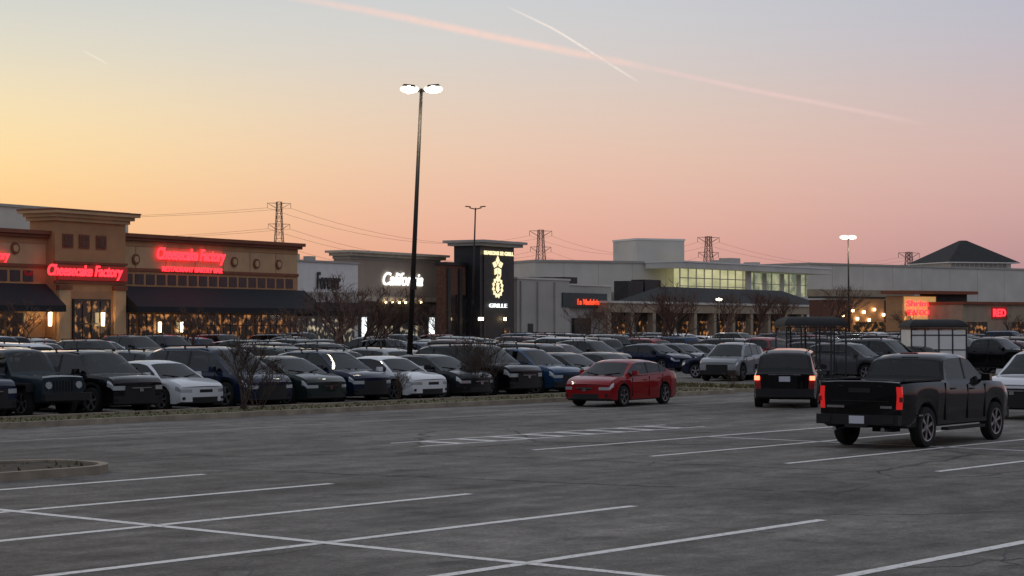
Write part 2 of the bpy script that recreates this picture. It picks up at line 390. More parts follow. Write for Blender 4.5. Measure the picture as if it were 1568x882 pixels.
# ------------------------------------------------------------------ ground
def asphalt():
    m,nt,b=newmat('asphalt'); L=nt.links
    tc=nt.nodes.new('ShaderNodeTexCoord')
    mp=nt.nodes.new('ShaderNodeMapping'); mp.inputs['Rotation'].default_value=(0,0,-math.radians(50)); L.new(tc.outputs['Object'],mp.inputs['Vector'])
    def noise(sc,det=6,stretch=None,rough=.55):
        n=nt.nodes.new('ShaderNodeTexNoise'); n.inputs['Scale'].default_value=sc; n.inputs['Detail'].default_value=det; n.inputs['Roughness'].default_value=rough
        if stretch:
            q=nt.nodes.new('ShaderNodeMapping'); q.inputs['Scale'].default_value=stretch; L.new(mp.outputs[0],q.inputs['Vector']); L.new(q.outputs[0],n.inputs['Vector'])
        else: L.new(mp.outputs[0],n.inputs['Vector'])
        return n
    def ramp(n,a,b_,ca,cb):
        r=nt.nodes.new('ShaderNodeValToRGB'); e=r.color_ramp.elements
        e[0].position=a;e[1].position=b_; e[0].color=(ca,)*3+(1,); e[1].color=(cb,)*3+(1,); L.new(n.outputs['Fac'],r.inputs['Fac']); return r
    def mul(a,b_):
        x=nt.nodes.new('ShaderNodeMix'); x.data_type='RGBA'; x.blend_type='MULTIPLY'; x.inputs['Factor'].default_value=1
        L.new(a,x.inputs['A']); L.new(b_,x.inputs['B']); return x.outputs['Result']
    big=ramp(noise(.11,6,None,.65),.36,.64,.68,1.1)
    streak=ramp(noise(.45,8,(.3,2.2,1),.65),.38,.62,.68,1.1)
    mid=ramp(noise(1.3,10,None,.8),.38,.64,.62,1.2)
    fine=ramp(noise(14,8,None,.9),.34,.66,.5,1.5)
    grain=ramp(noise(70,2),.35,.65,.65,1.35)
    o=mul(mul(mul(mul(big.outputs[0],mid.outputs[0]),streak.outputs[0]),fine.outputs[0]),grain.outputs[0])
    st=ramp(noise(.75,4),.62,.74,1,.5); o=mul(o,st.outputs[0])
    v=nt.nodes.new('ShaderNodeTexVoronoi'); v.feature='DISTANCE_TO_EDGE'; v.inputs['Scale'].default_value=.16
    dn=noise(1.3,6); ad=nt.nodes.new('ShaderNodeMix'); ad.data_type='VECTOR'; ad.inputs['Factor'].default_value=.35
    L.new(mp.outputs[0],ad.inputs['A']); L.new(dn.outputs['Color'],ad.inputs['B']); L.new(ad.outputs['Result'],v.inputs['Vector'])
    r=nt.nodes.new('ShaderNodeValToRGB'); r.color_ramp.elements[0].position=.0; r.color_ramp.elements[1].position=.006
    r.color_ramp.elements[0].color=(.3,.3,.3,1); r.color_ramp.elements[1].color=(1,1,1,1); L.new(v.outputs['Distance'],r.inputs['Fac'])
    mk=ramp(noise(.07,3),.46,.52,0,1)
    x=nt.nodes.new('ShaderNodeMix'); x.data_type='RGBA'; x.inputs['A'].default_value=(1,1,1,1); L.new(mk.outputs[0],x.inputs['Factor']); L.new(r.outputs[0],x.inputs['B'])
    o=mul(o,x.outputs['Result'])
    base=nt.nodes.new('ShaderNodeRGB'); base.outputs[0].default_value=(.262,.240,.214,1)
    o=mul(o,base.outputs[0]); L.new(o,b.inputs['Base Color']); b.inputs['Roughness'].default_value=.85
    b.inputs['Specular IOR Level'].default_value=.2
    bp=nt.nodes.new('ShaderNodeBump'); bp.inputs['Strength'].default_value=.6; bp.inputs['Distance'].default_value=.015
    L.new(fine.outputs[0],bp.inputs['Height']); L.new(bp.outputs[0],b.inputs['Normal'])
    return m
m_asph=asphalt()
bm=bmesh.new()
vs=[bm.verts.new(p) for p in((-6000,-3000,0),(6000,-3000,0),(6000,9000,0),(-6000,9000,0))]; bm.faces.new(vs)
mkobj('asphalt_ground',bm,[m_asph])
def mark_mat():
    m,nt,b=newmat('road_paint'); L=nt.links
    tc=nt.nodes.new('ShaderNodeTexCoord'); n=nt.nodes.new('ShaderNodeTexNoise'); n.inputs['Scale'].default_value=9; n.inputs['Detail'].default_value=8; n.inputs['Roughness'].default_value=.75
    L.new(tc.outputs['Object'],n.inputs['Vector'])
    r=nt.nodes.new('ShaderNodeValToRGB'); e=r.color_ramp.elements; e[0].position=.36; e[1].position=.47; e[0].color=(.3,.28,.26,1); e[1].color=(.82,.79,.74,1)
    L.new(n.outputs['Fac'],r.inputs['Fac']); L.new(r.outputs[0],b.inputs['Base Color']); b.inputs['Roughness'].default_value=.7
    return m
m_mark=mark_mat()
def strip(bm,u0,v0,u1,v1,w,z=.004):
    a=Vector(uv(u0,v0)); b=Vector(uv(u1,v1)); d=(b-a).normalized(); p=Vector((-d.y,d.x))*w/2
    n=max(1,int((b-a).length/.4)); prev=None
    for i in range(n+1):
        c=a.lerp(b,i/n); j=random.uniform(-.006,.006)
        q=(bm.verts.new((c.x+p.x*(1+j*8),c.y+p.y*(1+j*8),z)),bm.verts.new((c.x-p.x*(1-j*8),c.y-p.y*(1-j*8),z)))
        if prev: bm.faces.new((prev[0],prev[1],q[1],q[0]))
        prev=q
bm=bmesh.new()
vl=[25.0,22.0,19.1,16.1,13.1,10.0,7.0,4.0]
for v in vl:
    strip(bm,9.8,v,15.75,v,.165); strip(bm,15.95,v,21.8,v,.165)
strip(bm,15.85,25.08,15.85,2.0,.165,.004)
for i,v in enumerate([24.8,21.9,18.9,15.9,12.9,9.9]):
    strip(bm,30.2,v,36.2,v,.14); strip(bm,36.4,v,41.8,v,.14)
strip(bm,36.3,24.87,36.3,5,.12)
strip(bm,29.6,27.3,39.9,27.3,.11); strip(bm,30.0,28.5,39.9,28.5,.11)
for k in range(8):
    u=30.9+k*1.15; strip(bm,u,27.37,u+.0,28.43,.26)
for v0,ur in((42.9,(20,60)),(42.9,(76,118)),(48,(20,60)),(60,(40,130)),(65.1,(40,130))):
    u=ur[0]
    while u<ur[1]: strip(bm,u,v0,u,v0+4.9,.1); u+=2.72
mkobj('parking_line_markings',bm,[m_mark])
m_seam=P('lane_seam',(.24,.22,.2),.8,var=.3,scale=3)
bm=bmesh.new(); strip(bm,-5,35.1,58,35.3,.3); mkobj('concrete_gutter',bm,[m_seam])
m_tar=P('tar_crack',(.015,.015,.015),.6)
bm=bmesh.new()
def crack(u,v,du,dv,n,w):
    p=[u,v]; ang=math.atan2(dv,du); st=math.hypot(du,dv)/n
    for i in range(n):
        a=ang+random.uniform(-.9,.9); q=[p[0]+math.cos(a)*st,p[1]+math.sin(a)*st]
        strip(bm,p[0],p[1],q[0],q[1],w*random.uniform(.5,1.2),.003); p=q
crack(17.6,10.0,3.2,-2.,16,.05); crack(18.8,9.2,2.5,1.,9,.035); crack(28.,20.6,2.0,.8,8,.05); crack(29.,20.2,.6,-1.0,5,.08)
crack(22,14.5,4,-8,24,.03); crack(12.,14,6,4,22,.025); crack(24,31,10,1.5,24,.035); crack(26,15,3,5,16,.03)
mkobj('pavement_cracks',bm,[m_tar])
m_kerb=P('concrete_kerb',(.30,.25,.185),.85,var=.3,scale=2,bump=.2)
def grassmat():
    m,nt,b=newmat('dry_grass'); L=nt.links
    tc=nt.nodes.new('ShaderNodeTexCoord'); n=nt.nodes.new('ShaderNodeTexNoise'); n.inputs['Scale'].default_value=2.2; n.inputs['Detail'].default_value=9; n.inputs['Roughness'].default_value=.7
    L.new(tc.outputs['Object'],n.inputs['Vector']); r=nt.nodes.new('ShaderNodeValToRGB'); e=r.color_ramp.elements
    e[0].position=.35; e[0].color=(.06,.045,.02,1); e[1].position=.62; e[1].color=(.095,.105,.03,1)
    q=r.color_ramp.elements.new(.5); q.color=(.12,.10,.04,1)
    L.new(n.outputs['Fac'],r.inputs['Fac']); L.new(r.outputs[0],b.inputs['Base Color']); b.inputs['Roughness'].default_value=.95
    return m
m_grass=grassmat(); m_mulch=P('mulch',(.045,.03,.02),.95,var=.5,scale=6,bump=.5)
def rrect(u0,u1,v0,v1,r):
    pts=[]
    rs=r if isinstance(r,(list,tuple)) else [r]*4
    for (cu,cv,a0,rr) in((u1,v0,-90,rs[0]),(u1,v1,0,rs[1]),(u0,v1,90,rs[2]),(u0,v0,180,rs[3])):
        ccu=cu-rr if cu==u1 else cu+rr; ccv=cv+rr if cv==v0 else cv-rr
        for k in range(9):
            a=math.radians(a0+90*k/8); pts.append((ccu+rr*math.cos(a),ccv+rr*math.sin(a)))
    return pts
def island(name,u0,u1,v0,v1,r,inner,dens=28,hs=1.0):
    bm=bmesh.new(); kw=.16
    out=rrect(u0,u1,v0,v1,r); rs=r if isinstance(r,(list,tuple)) else [r]*4
    inn=rrect(u0+kw,u1-kw,v0+kw,v1-kw,[max(.05,q-kw) for q in rs])
    def ring(p,z): return [bm.verts.new((*uv(*q),z)) for q in p]
    a=ring(out,-.02); b=ring(out,.14); c=ring(inn,.14); d=ring(inn,.10); n=len(out)
    for x,y in((a,b),(b,c),(c,d)):
        for i in range(n): f=bm.faces.new((x[i],x[(i+1)%n],y[(i+1)%n],y[i])); f.material_index=0
    g=bm.faces.new(d); g.material_index=1
    bmesh.ops.triangulate(bm,faces=[g])
    bmesh.ops.recalc_face_normals(bm,faces=bm.faces)
    o=mkobj(name,bm,[m_kerb,inner])
    bm=bmesh.new(); area=(u1-u0)*(v1-v0); N=int(min(3500,area*dens))
    for _ in range(N):
        u=random.uniform(u0+.4,u1-.4); v=random.uniform(v0+.35,v1-.35)
        if u>u1-rs[0] and ((u-(u1-rs[0]))**2+(v-(v0+rs[0]))**2>(rs[0]-.4)**2) and v<v0+rs[0]: continue
        x,y=uv(u,v); a=random.random()*6.28; h=random.uniform(.04,.13)*hs; w=random.uniform(.02,.05)
        bm.faces.new([bm.verts.new(p) for p in((x-w*math.cos(a),y-w*math.sin(a),.1),(x+w*math.cos(a),y+w*math.sin(a),.1),(x+random.uniform(-.06,.06),y+random.uniform(-.06,.06),.1+h))])
    t=mkobj('grass',bm,[m_grass]); t.parent=o
    return o
island('grass_median',5,60.6,39.6,42.4,1.2,m_grass,12,.6)
island('grass_median',60.9,66.0,39.6,53,[4.2,1.5,.3,.3],m_grass)
island('planting_island',9,21.4,26.3,28.7,1.1,m_mulch,6,.7)
island('grass_median',74.5,140,39.6,42.4,1.2,m_grass)

# ------------------------------------------------------------------ facades
class Fac:
    def __init__(s,name,px,d,theta):
        th=math.radians(theta); s.O=at(px,d); s.d=(math.sin(th),math.cos(th)); s.n=(-math.cos(th),math.sin(th))
        s.e=empty(name,(s.O[0],s.O[1],0),math.pi/2-th)
    def t(s,px,off=0):
        r=(px-CX)/F; ox=s.O[0]+s.n[0]*off; oy=s.O[1]+s.n[1]*off
        return (r*oy-ox)/(s.d[0]-r*s.d[1])
    def Y(s,px,off=0): return s.O[1]+s.n[1]*off+s.t(px,off)*s.d[1]
    def z(s,px,py,off=0): return zh(py,s.Y(px,off))
    def boxes(s,part,bl,mat,bev=0):
        bm=bmesh.new()
        for (x0,x1,y0,y1,z0,z1) in bl: bx(bm,(x0+x1)/2,(y0+y1)/2,(z0+z1)/2,abs(x1-x0),abs(y1-y0),abs(z1-z0))
        return mkobj(part,bm,[mat],s.e)
    def text(s,part,body,px0,px1,z0,z1,off,mat,shear=0.2,ext=.06,bold=0.0):
        cu=bpy.data.curves.new(part,'FONT'); cu.body=body; cu.shear=shear; cu.extrude=.03; cu.offset=bold
        o=bpy.data.objects.new(part,cu); col.objects.link(o); bpy.context.view_layer.update()
        me=bpy.data.meshes.new_from_object(o.evaluated_get(bpy.context.evaluated_depsgraph_get()))
        bpy.data.objects.remove(o)
        xs=[v.co.x for v in me.vertices]; ys=[v.co.y for v in me.vertices]
        t0,t1=s.t(px0,off),s.t(px1,off)
        kx=(t1-t0)/(max(xs)-min(xs)); ky=(z1-z0)/(max(ys)-min(ys))
        for v in me.vertices: v.co=Vector(((v.co.x-min(xs))*kx+t0, off-ext+(-v.co.z)*1.5, (v.co.y-min(ys))*ky+z0))
        me.materials.clear(); me.materials.append(mat)
        q=bpy.data.objects.new(part,me); col.objects.link(q); q.parent=s.e; return q

m_tan=P('tan_stucco',(.46,.235,.11),.85,var=.12,scale=.8,bump=.1)
m_tan2=P('light_tan_stucco',(.55,.35,.19),.85,var=.1,scale=.8,bump=.1)
m_rust=P('rust_trim',(.22,.065,.028),.7)
m_brick=P('brown_brick',(.14,.06,.038),.9,var=.3,scale=4)
m_awn=P('black_awning',(.010,.011,.015),.8)
m_dglass=P('shop_glass_dark',(.02,.02,.022),.08,var=.4)
def litwin(name,ca,cb,st,sc=(1.3,1.3,.5),lo=.4,hi=.66):
    m,nt,b=newmat(name); L=nt.links; tc=nt.nodes.new('ShaderNodeTexCoord'); mp=nt.nodes.new('ShaderNodeMapping'); mp.inputs['Scale'].default_value=sc
    n=nt.nodes.new('ShaderNodeTexNoise'); n.inputs['Scale'].default_value=1.2; n.inputs['Detail'].default_value=5
    L.new(tc.outputs['Object'],mp.inputs[0]); L.new(mp.outputs[0],n.inputs[0]); r=nt.nodes.new('ShaderNodeValToRGB'); e=r.color_ramp.elements
    e[0].position=lo; e[1].position=hi; e[0].color=ca+(1,); e[1].color=cb+(1,); L.new(n.outputs['Fac'],r.inputs['Fac'])
    L.new(r.outputs[0],b.inputs['Emission Color']); b.inputs['Emission Strength'].default_value=st; b.inputs['Base Color'].default_value=(.03,.03,.03,1); b.inputs['Roughness'].default_value=.1
    return m
m_warm=litwin('warm_interior',(.010,.006,.003),(.8,.33,.1),.75,(1.6,1.6,1.4),.53,.72)
m_cool=litwin('cool_interior',(.02,.02,.02),(.9,.75,.5),.7,(1.6,1.6,1.4),.52,.7)
m_atr=litwin('atrium_interior',(.40,.41,.20),(.72,.68,.38),.8,(.15,.15,.5),.35,.65)
m_atr2=litwin('atrium_interior_deep',(.12,.16,.11),(.46,.48,.28),.8,(.5,.5,.5),.4,.62)
m_neon=P('red_neon',(.8,.02,.02),.4,emis=(1,.03,.045),es=2.4,var=.05)
m_neon2=P('red_neon_soft',(.8,.05,.02),.4,emis=(1,.09,.03),es=1.0,var=.05)
m_signbk=P('sign_backing',(.10,.012,.008),.5,emis=(.5,.02,.012),es=.28)
m_wsign=P('white_lit_sign',(.9,.9,.9),.4,emis=(.95,1,1),es=1.5)
m_gold=P('gold_lit_sign',(.8,.7,.4),.4,emis=(1,.86,.5),es=1.1)
m_white=P('white_panel',(.78,.75,.71),.7,var=.06)
m_grey=P('grey_panel',(.42,.395,.355),.8,var=.1,scale=.4)
m_lgrey=P('mall_concrete',(.62,.585,.52),.85,var=.1,scale=.3)
m_taupe=P('taupe_stucco',(.40,.32,.25),.85,var=.08,scale=.6)
m_cream=P('cream_trim',(.58,.51,.40),.8)
m_blk=P('black_metal_panel',(.016,.016,.018),.5,var=.2)
m_roofd=P('dark_roof',(.022,.021,.021),.85,var=.2)
m_beige=P('beige_stone',(.36,.28,.195),.85,var=.15,scale=1)
m_dkstore=P('dark_storefront',(.03,.026,.024),.6,var=.3)
m_bulb=P('globe_lamp',(1,.9,.7),.3,emis=(1,.72,.38),es=8)
m_bulbw=P('white_lamp',(1,1,1),.3,emis=(1,.93,.66),es=1.5,var=.02)
m_bulbc=P('lamp_core',(1,1,1),.3,emis=(1,.97,.86),es=40,var=.02)

# --- A
A=Fac('tan_restaurant_building',190,151,30)
tL=A.t(-90); t0=A.t(70); t1=A.t(178); tR=A.t(455)
zw=A.z(190,357); zl=A.z(60,353); zt=A.z(100,324)
A.boxes('walls',[(t1-.5,tR,0,14,2.9,zw-.5),(tL,t0+.5,0,14,2.9,zl-.5)],m_tan2)
A.boxes('lower_walls',[(t1-.5,tR,.02,14,0,2.9),(tL,t0+.5,.02,14,0,2.9)],m_tan)
A.boxes('cornice',[(t1,tR+.5,-.55,.6,zw-.28,zw),(t1,tR+.3,-.35,.5,zw-.52,zw-.28),(tL,t0,-.55,.6,zl-.28,zl),(tL,t0,-.35,.5,zl-.52,zl-.28)],m_rust)
A.boxes('parapet_band',[(t1,tR+.02,-.06,.3,zw-.95,zw-.54),(tL,t0,-.06,.3,zl-.95,zl-.54)],m_tan)
zb1=A.z(190,412); 
A.boxes('belt_course',[(t1,tR+.05,-.14,.1,zb1-.12,zb1+.12),(tL,t0,-.14,.1,zb1-.12,zb1+.12)],m_rust)
A.boxes('mid_wall_band',[(t1,tR+.03,-.03,.1,zb1-1.6,zb1-.13),(tL,t0,-.03,.1,zb1-1.6,zb1-.13)],m_tan)
A.boxes('reveal_joints',[(q,q+.05,-.035,-.001,zb1+.13,zw-.96) for q in [t1+2.2+i*3.6 for i in range(7)] if q<tR-1],m_tan)
cl=[]; k=t1+.8
while k<tR-1: cl.append((k,k+1.0,-.07,.05,zb1-1.15,zb1-.35)); k+=1.3
k=tL
while k<t0-1.2: cl.append((k,k+1.0,-.07,.05,zb1-1.15,zb1-.35)); k+=1.3
A.boxes('clerestory_windows',cl,m_dglass)
A.boxes('tower',[(t0,t1,-.9,1.6,0,zt-.55)],m_tan)
A.boxes('tower_cornice',[(t0-.7,t1+.8,-1.7,2.2,zt-.22,zt),(t0-.45,t1+.5,-1.4,1.9,zt-.48,zt-.22),(t0-.2,t1+.25,-1.15,1.8,zt-.75,zt-.48)],m_tan2)
A.boxes('tower_cornice_edge',[(t0-.74,t1+.84,-1.74,2.24,zt,zt+.1)],m_rust)
zq0,zq1=A.z(128,379),A.z(128,363); fr=[];pn=[]
for c in(103,128,154):
    c=A.t(c,-.9); fr.append((c-.55,c+.55,-.98,-.85,zq0-.12,zq1+.12)); pn.append((c-.4,c+.4,-1.02,-.9,zq0,zq1))
A.boxes('tower_tile_frames',fr,m_rust); A.boxes('tower_tiles',pn,m_brick)
zs0,zs1=A.z(128,430),A.z(128,408)
A.boxes('tower_belt',[(t0-.1,t1+.1,-1.05,-.85,zs0-.25,zs0-.05),(t0-.1,t1+.1,-1.05,-.85,zs1+.12,zs1+.3)],m_rust)
A.boxes('tower_sign_board',[(t0+.1,t1-.0,-1.12,-.88,zs0,zs1)],m_signbk)
A.text('tower_sign','Cheesecake Factory',72,187,zs0+.05,zs1+.05,-1.15,m_neon,.25,.06,.022)
A.boxes('tower_pilasters',[(t0+.2,t0+1.4,-1.15,-.85,0,zs0-.7),(t1-1.4,t1-.2,-1.15,-.85,0,zs0-.7)],m_tan2)
A.boxes('tower_pilaster_caps',[(t0+.1,t0+1.5,-1.25,-.85,zs0-.7,zs0-.4),(t1-1.5,t1-.1,-1.25,-.85,zs0-.7,zs0-.4)],m_rust)
A.boxes('entrance_opening',[(t0+1.9,t1-1.9,-.96,-.85,0,4.3)],m_warm)
tm=(t0+t1)/2
A.boxes('entrance_frames',[(t0+1.8,t0+1.95,-1.05,-.85,0,4.4),(t1-1.95,t1-1.8,-1.05,-.85,0,4.4),(t0+1.95,t1-1.95,-1.05,-.85,4.25,4.4),(tm-.06,tm+.06,-1.04,-.85,0,4.25),(t0+1.95,t1-1.95,-1.03,-.85,2.5,2.62),(tm-1,tm-.92,-1.02,-.85,0,4.2),(tm+.92,tm+1,-1.02,-.85,0,4.2)],m_dkstore)
def awning(fac,part,x0,x1,y,zt_,zb_,out,mat):
    bm=bmesh.new(); v=[bm.verts.new(p) for p in((x0,y,zt_),(x1,y,zt_),(x1,y-out,zb_),(x0,y-out,zb_),(x0,y-out,zb_-.45),(x1,y-out,zb_-.45),(x0,y,zb_-.45),(x1,y,zb_-.45))]
    for f in((3,2,1,0),(4,5,2,3),(0,6,4,3),(1,2,5,7)): bm.faces.new([v[i] for i in f])
    return mkobj(part,bm,[mat],fac.e)
awning(A,'awning',t1+.05,tR+1.,-.05,zb1-1.3,zb1-2.9,2.0,m_awn); awning(A,'awning',tL,t0-.05,-.05,zb1-1.3,zb1-2.9,2.0,m_awn)
wn=[];mu=[]
k=t1+.5
while k<tR-1.5: wn.append((k,k+1.7,-.06,.05,.5,3.3)); mu.append((k+.82,k+.88,-.09,0,.5,3.3)); mu.append((k,k+1.7,-.09,0,2.4,2.48)); k+=2.1
k=tL
while k<t0-2: wn.append((k,k+1.7,-.06,.05,.5,3.3)); mu.append((k+.82,k+.88,-.09,0,.5,3.3)); k+=2.1
A.boxes('dining_windows',wn,m_warm); A.boxes('window_mullions',mu,m_dkstore)
zg0,zg1=A.z(290,418),A.z(290,381)
A.text('wall_sign','Cheesecake Factory',238,343,zg0+.7,zg1,-.1,m_neon,.25,.15,.026)
A.text('wall_sign_subline','RESTAURANT BAKERY BAR',246,338,zg0+.05,zg0+.45,-.1,m_neon,.1,.15,.0)
for nm,rr,dp,mt in(('medallion_rings',.42,.12,m_rust),('medallions',.25,.16,m_tan2)):
    bm=bmesh.new()
    for (px,py) in((207,397),(358,401),(392,404),(426,405),(22,380)):
        c=A.t(px); zz=A.z(px,py); bar(bm,(c,.02,zz),(c,-dp,zz),rr,rr,20)
    mkobj(nm,bm,[mt],A.e)
A.text('left_wing_sign','Cheesecake Factory',-85,12,A.z(10,402),A.z(10,384),-.1,m_neon,.25,.15,.02)
bm=bmesh.new()
for px in(76,157): c=A.t(px,-1.2); bar(bm,(c,-1.25,2.4),(c,-1.25,3.4),.12,.14,8)
for px in(243,276,): c=A.t(px,-.1); bar(bm,(c,-.25,1.9),(c,-.25,2.7),.1,.11,8)
mkobj('wall_sconces',bm,[m_bulb],A.e)
W=Fac('department_store_building',-60,172,30)
zz=W.z(60,320); W.boxes('walls',[(0,W.t(196),0,3,0,zz)],m_lgrey); W.boxes('coping',[(-.1,W.t(196)+.1,-.15,3.1,zz,zz+.25)],m_grey)
# --- B
B=Fac('white_shop_building',450,172,30)
tb=B.t(548); zb=B.z(450,400)
B.boxes('walls',[(-.3,tb,0,2.0,0,zb)],m_white); B.boxes('coping',[(-.4,tb+.1,-.12,2.1,zb,zb+.18)],m_grey)
B.boxes('grey_band',[(0,tb,-.06,.1,B.z(450,462),B.z(450,446))],m_grey)
awning(B,'awning',.3,tb-.2,-.07,B.z(450,462),B.z(450,476),1.6,m_awn)
B.boxes('shop_windows',[(.6,tb-.6,-.05,.05,.3,3.0)],m_cool); B.boxes('mullions',[(q,q+.08,-.08,.0,.3,3.0) for q in(1.8,3.2,4.6,6.0,7.4) if q<tb-.6],m_dkstore)
B.text('shop_sign','Forever',484,520,B.z(500,443),B.z(500,417),-.02,m_blk,.1,.1,.02)
B.boxes('rooftop_units',[(1,2.5,1.2,1.9,zb+.18,zb+.75),(4,4.9,1.2,1.9,zb+.18,zb+.6)],m_grey)
# --- C
C=Fac('taupe_store_building',535,183,30)
tc_=C.t(673); zc=C.z(535,383)
C.boxes('walls',[(0,tc_,0,1.8,0,zc-.5)],m_taupe)
C.boxes('cornice',[(-.6,tc_+.7,-.8,2.4,zc-.22,zc),(-.35,tc_+.45,-.5,2.1,zc-.5,zc-.22)],m_cream)
C.boxes('cornice_grey_band',[(-.08,tc_+.08,-.08,1.88,zc-.8,zc-.5)],m_grey)  # plain grey band just below the cornice
z1=C.z(600,458)
C.boxes('lintel_band',[(-.05,tc_+.05,-.2,.1,z1-.2,z1+.2)],m_cream)
C.boxes('storefront',[(.4,tc_-.4,-.07,.05,.2,z1-.3)],m_dkstore)
C.boxes('lit_panes',[(C.t(553),C.t(560),-.12,0,.8,3.2),(C.t(656),C.t(664),-.12,0,.8,3.2)],m_wsign)
C.boxes('shop_windows',[(C.t(570),C.t(600),-.1,0,.4,2.4),(C.t(612),C.t(648),-.1,0,.4,2.4)],m_cool)
C.text('store_sign','California',585,646,C.z(600,437),C.z(600,417),-.02,m_wsign,.35,.12,.01)
bm=bmesh.new()
for px in(586,596,606,616,626,640): c=C.t(px); bar(bm,(c,-.4,C.z(px,465)),(c,-.4,C.z(px,465)+.2),.09,.13,8)
mkobj('gooseneck_lamps',bm,[m_bulb],C.e)
# --- D
D=Fac('black_tower_restaurant_building',735,192,30)
dl=D.t(683,1.5); dr=D.t(790); zt=D.z(735,368); zwg=D.z(735,408); zwl=D.z(690,406,1.5)
D.boxes('brick_wings',[(dl,D.t(733),1.5,2.6,0,zwl),(D.t(785),dr,.8,3,0,zwg-.2)],m_brick)
D.boxes('wing_coping',[(dl-.1,D.t(733)+.1,1.35,2.7,zwl,zwl+.3)],m_blk)
D.boxes('wing_piers',[(q,q+.5,1.3,1.52,0,zwl-.3) for q in(dl+.1,dl+2.2,dl+4.3,dl+6.4)],m_dkstore)
D.boxes('tower',[(0,D.t(787),0,3.0,0,zt-.5)],m_blk)
D.boxes('tower_sign_panel',[(.6,D.t(780),-.1,.02,1,zt-1.3)],m_dkstore)
D.boxes('tower_cap',[(-.7,D.t(787)+1.2,-.9,3.9,zt-.2,zt+.05),(-.4,D.t(787)+.8,-.6,3.5,zt-.5,zt-.2)],m_grey)
D.text('tower_name_sign','SEASONS 52 GRILL',740,785,D.z(760,391),D.z(760,385),-.15,m_gold,0,.1,.02)
bm=bmesh.new()
def petal(cx,cz,a,r0,r1,w):
    p0=Vector((cx+math.cos(a)*r0,-.2,cz+math.sin(a)*r0)); p1=Vector((cx+math.cos(a)*r1,-.2,cz+math.sin(a)*r1)); m_=(p0+p1)/2
    t=Vector((-math.sin(a),0,math.cos(a)))*w
    vs=[p0,m_+t,p1,m_-t]; f=[bm.verts.new(v) for v in vs]; g=[bm.verts.new(v+Vector((0,.06,0))) for v in vs]
    bm.faces.new(f); bm.faces.new(g[::-1])
    for i in range(4): bm.faces.new((f[i],f[(i+1)%4],g[(i+1)%4],g[i]))
c=D.t(760); z1_=D.z(760,408); z2_=D.z(760,440)
for i in range(5): petal(c,z1_,math.pi/2+i*2*math.pi/5,.15,1.05,.34)
petal(c,z1_-1.15,math.pi/2,-.5,.45,.14); petal(c+.3,z1_-1.1,math.pi*.2,-.1,.4,.12)
for i in range(12): petal(c,z2_,i*2*math.pi/12+.2,.6,1.1,.24)
petal(c,z2_,math.pi/2,-.55,.5,.3); petal(c,z2_-.25,0,-.4,.4,.16); petal(c,z2_+.2,.6,0,.4,.12); petal(c,z2_+.2,2.5,0,.4,.12)
mkobj('tower_logo',bm,[m_gold],D.e)
D.text('tower_small_sign','GRILLE',748,775,D.z(760,471),D.z(760,465),-.15,m_wsign,0,.1)
D.boxes('tall_windows',[(q+.7,q+2.0,1.42,1.51,.5,5.4) for q in(dl,dl+2.1,dl+4.2)],m_dglass)
D.boxes('door_lights',[(D.t(770),D.t(779),-.16,-.09,.6,2.2)],m_warm)
bm=bmesh.new()
for px in(733,737,772): cc=D.t(px,-.3); bar(bm,(cc,-.4,2.9),(cc,-.4,3.2),.13,.13,8)
mkobj('entrance_lamps',bm,[m_bulb],D.e)
# --- E
E=Fac('shopping_mall_building',790,200,32)
def eb(part,px0,px1,pyt,off,dep,mat,z0=0,ref=None):
    a,b=E.t(px0,off),E.t(px1,off); z=E.z(ref or px0,pyt,off)
    E.boxes(part,[(a,b,off,off+dep,z0,z)],mat); return a,b,z
a,b,z=eb('service_block',792,872,427,0,.8,m_grey); E.boxes('service_block_coping',[(a-.1,b+.1,-.1,.9,z,z+.2)],m_lgrey)
a,b,z=eb('service_block_east',872,936,437,.4,1.0,m_grey); E.boxes('service_block_east_coping',[(a+.12,b+.1,.3,1.5,z,z+.2)],m_lgrey)
E.boxes('tenant_sign_wall',[(E.t(860),E.t(928),-.15,.39,E.z(860,470),E.z(860,448))],P('teal_panel',(.035,.055,.055),.6))
E.text('tenant_sign','La Madeleine',883,920,E.z(900,467),E.z(900,458),-.2,m_neon2,.1,.1,.015)
E.boxes('pilasters',[(E.t(px),E.t(px)+.5,-.2,.0,0,E.z(792,430)) for px in(796,822,848)],m_grey)
E.boxes('service_doors',[(E.t(808),E.t(816),-.05,.05,0,2.6),(E.t(880),E.t(905),-.0,.39,0,3.2)],m_dkstore)
z0=E.z(932,478,-1.5)
a,b,z=eb('arcade_fascia',932,1262,464,-1.5,3,m_beige,z0=z0)
E.boxes('arcade_coping',[(a-.1,b+.1,-1.7,1.7,z,z+.25)],m_lgrey)
E.boxes('arcade_soffit_wall',[(a,b,1.0,1.6,0,z0-.003)],m_dkstore)
cs=[];ws=[];k=a
while k<b: cs.append((k,k+.7,-1.45,-.75,0,z0-.002)); ws.append((k+1.2,k+4.2,.92,1.0,.2,2.9)); k+=5.2
E.boxes('arcade_columns',cs,m_beige); E.boxes('arcade_shopfronts',ws,m_warm)
bm=bmesh.new(); x0,x1=E.t(985,1),E.t(1235,1); zr0=z+.25; zr1=zr0+1.9
v=[bm.verts.new(p) for p in((x0,-1.6,zr0),(x1,-1.6,zr0),(x1,5,zr0),(x0,5,zr0),(x0+6,2,zr1),(x1-6,2,zr1))]
for f in((0,1,5,4),(1,2,5),(2,3,4,5),(3,0,4)): bm.faces.new([v[i] for i in f])
mkobj('hip_roof',bm,[m_roofd],E.e)
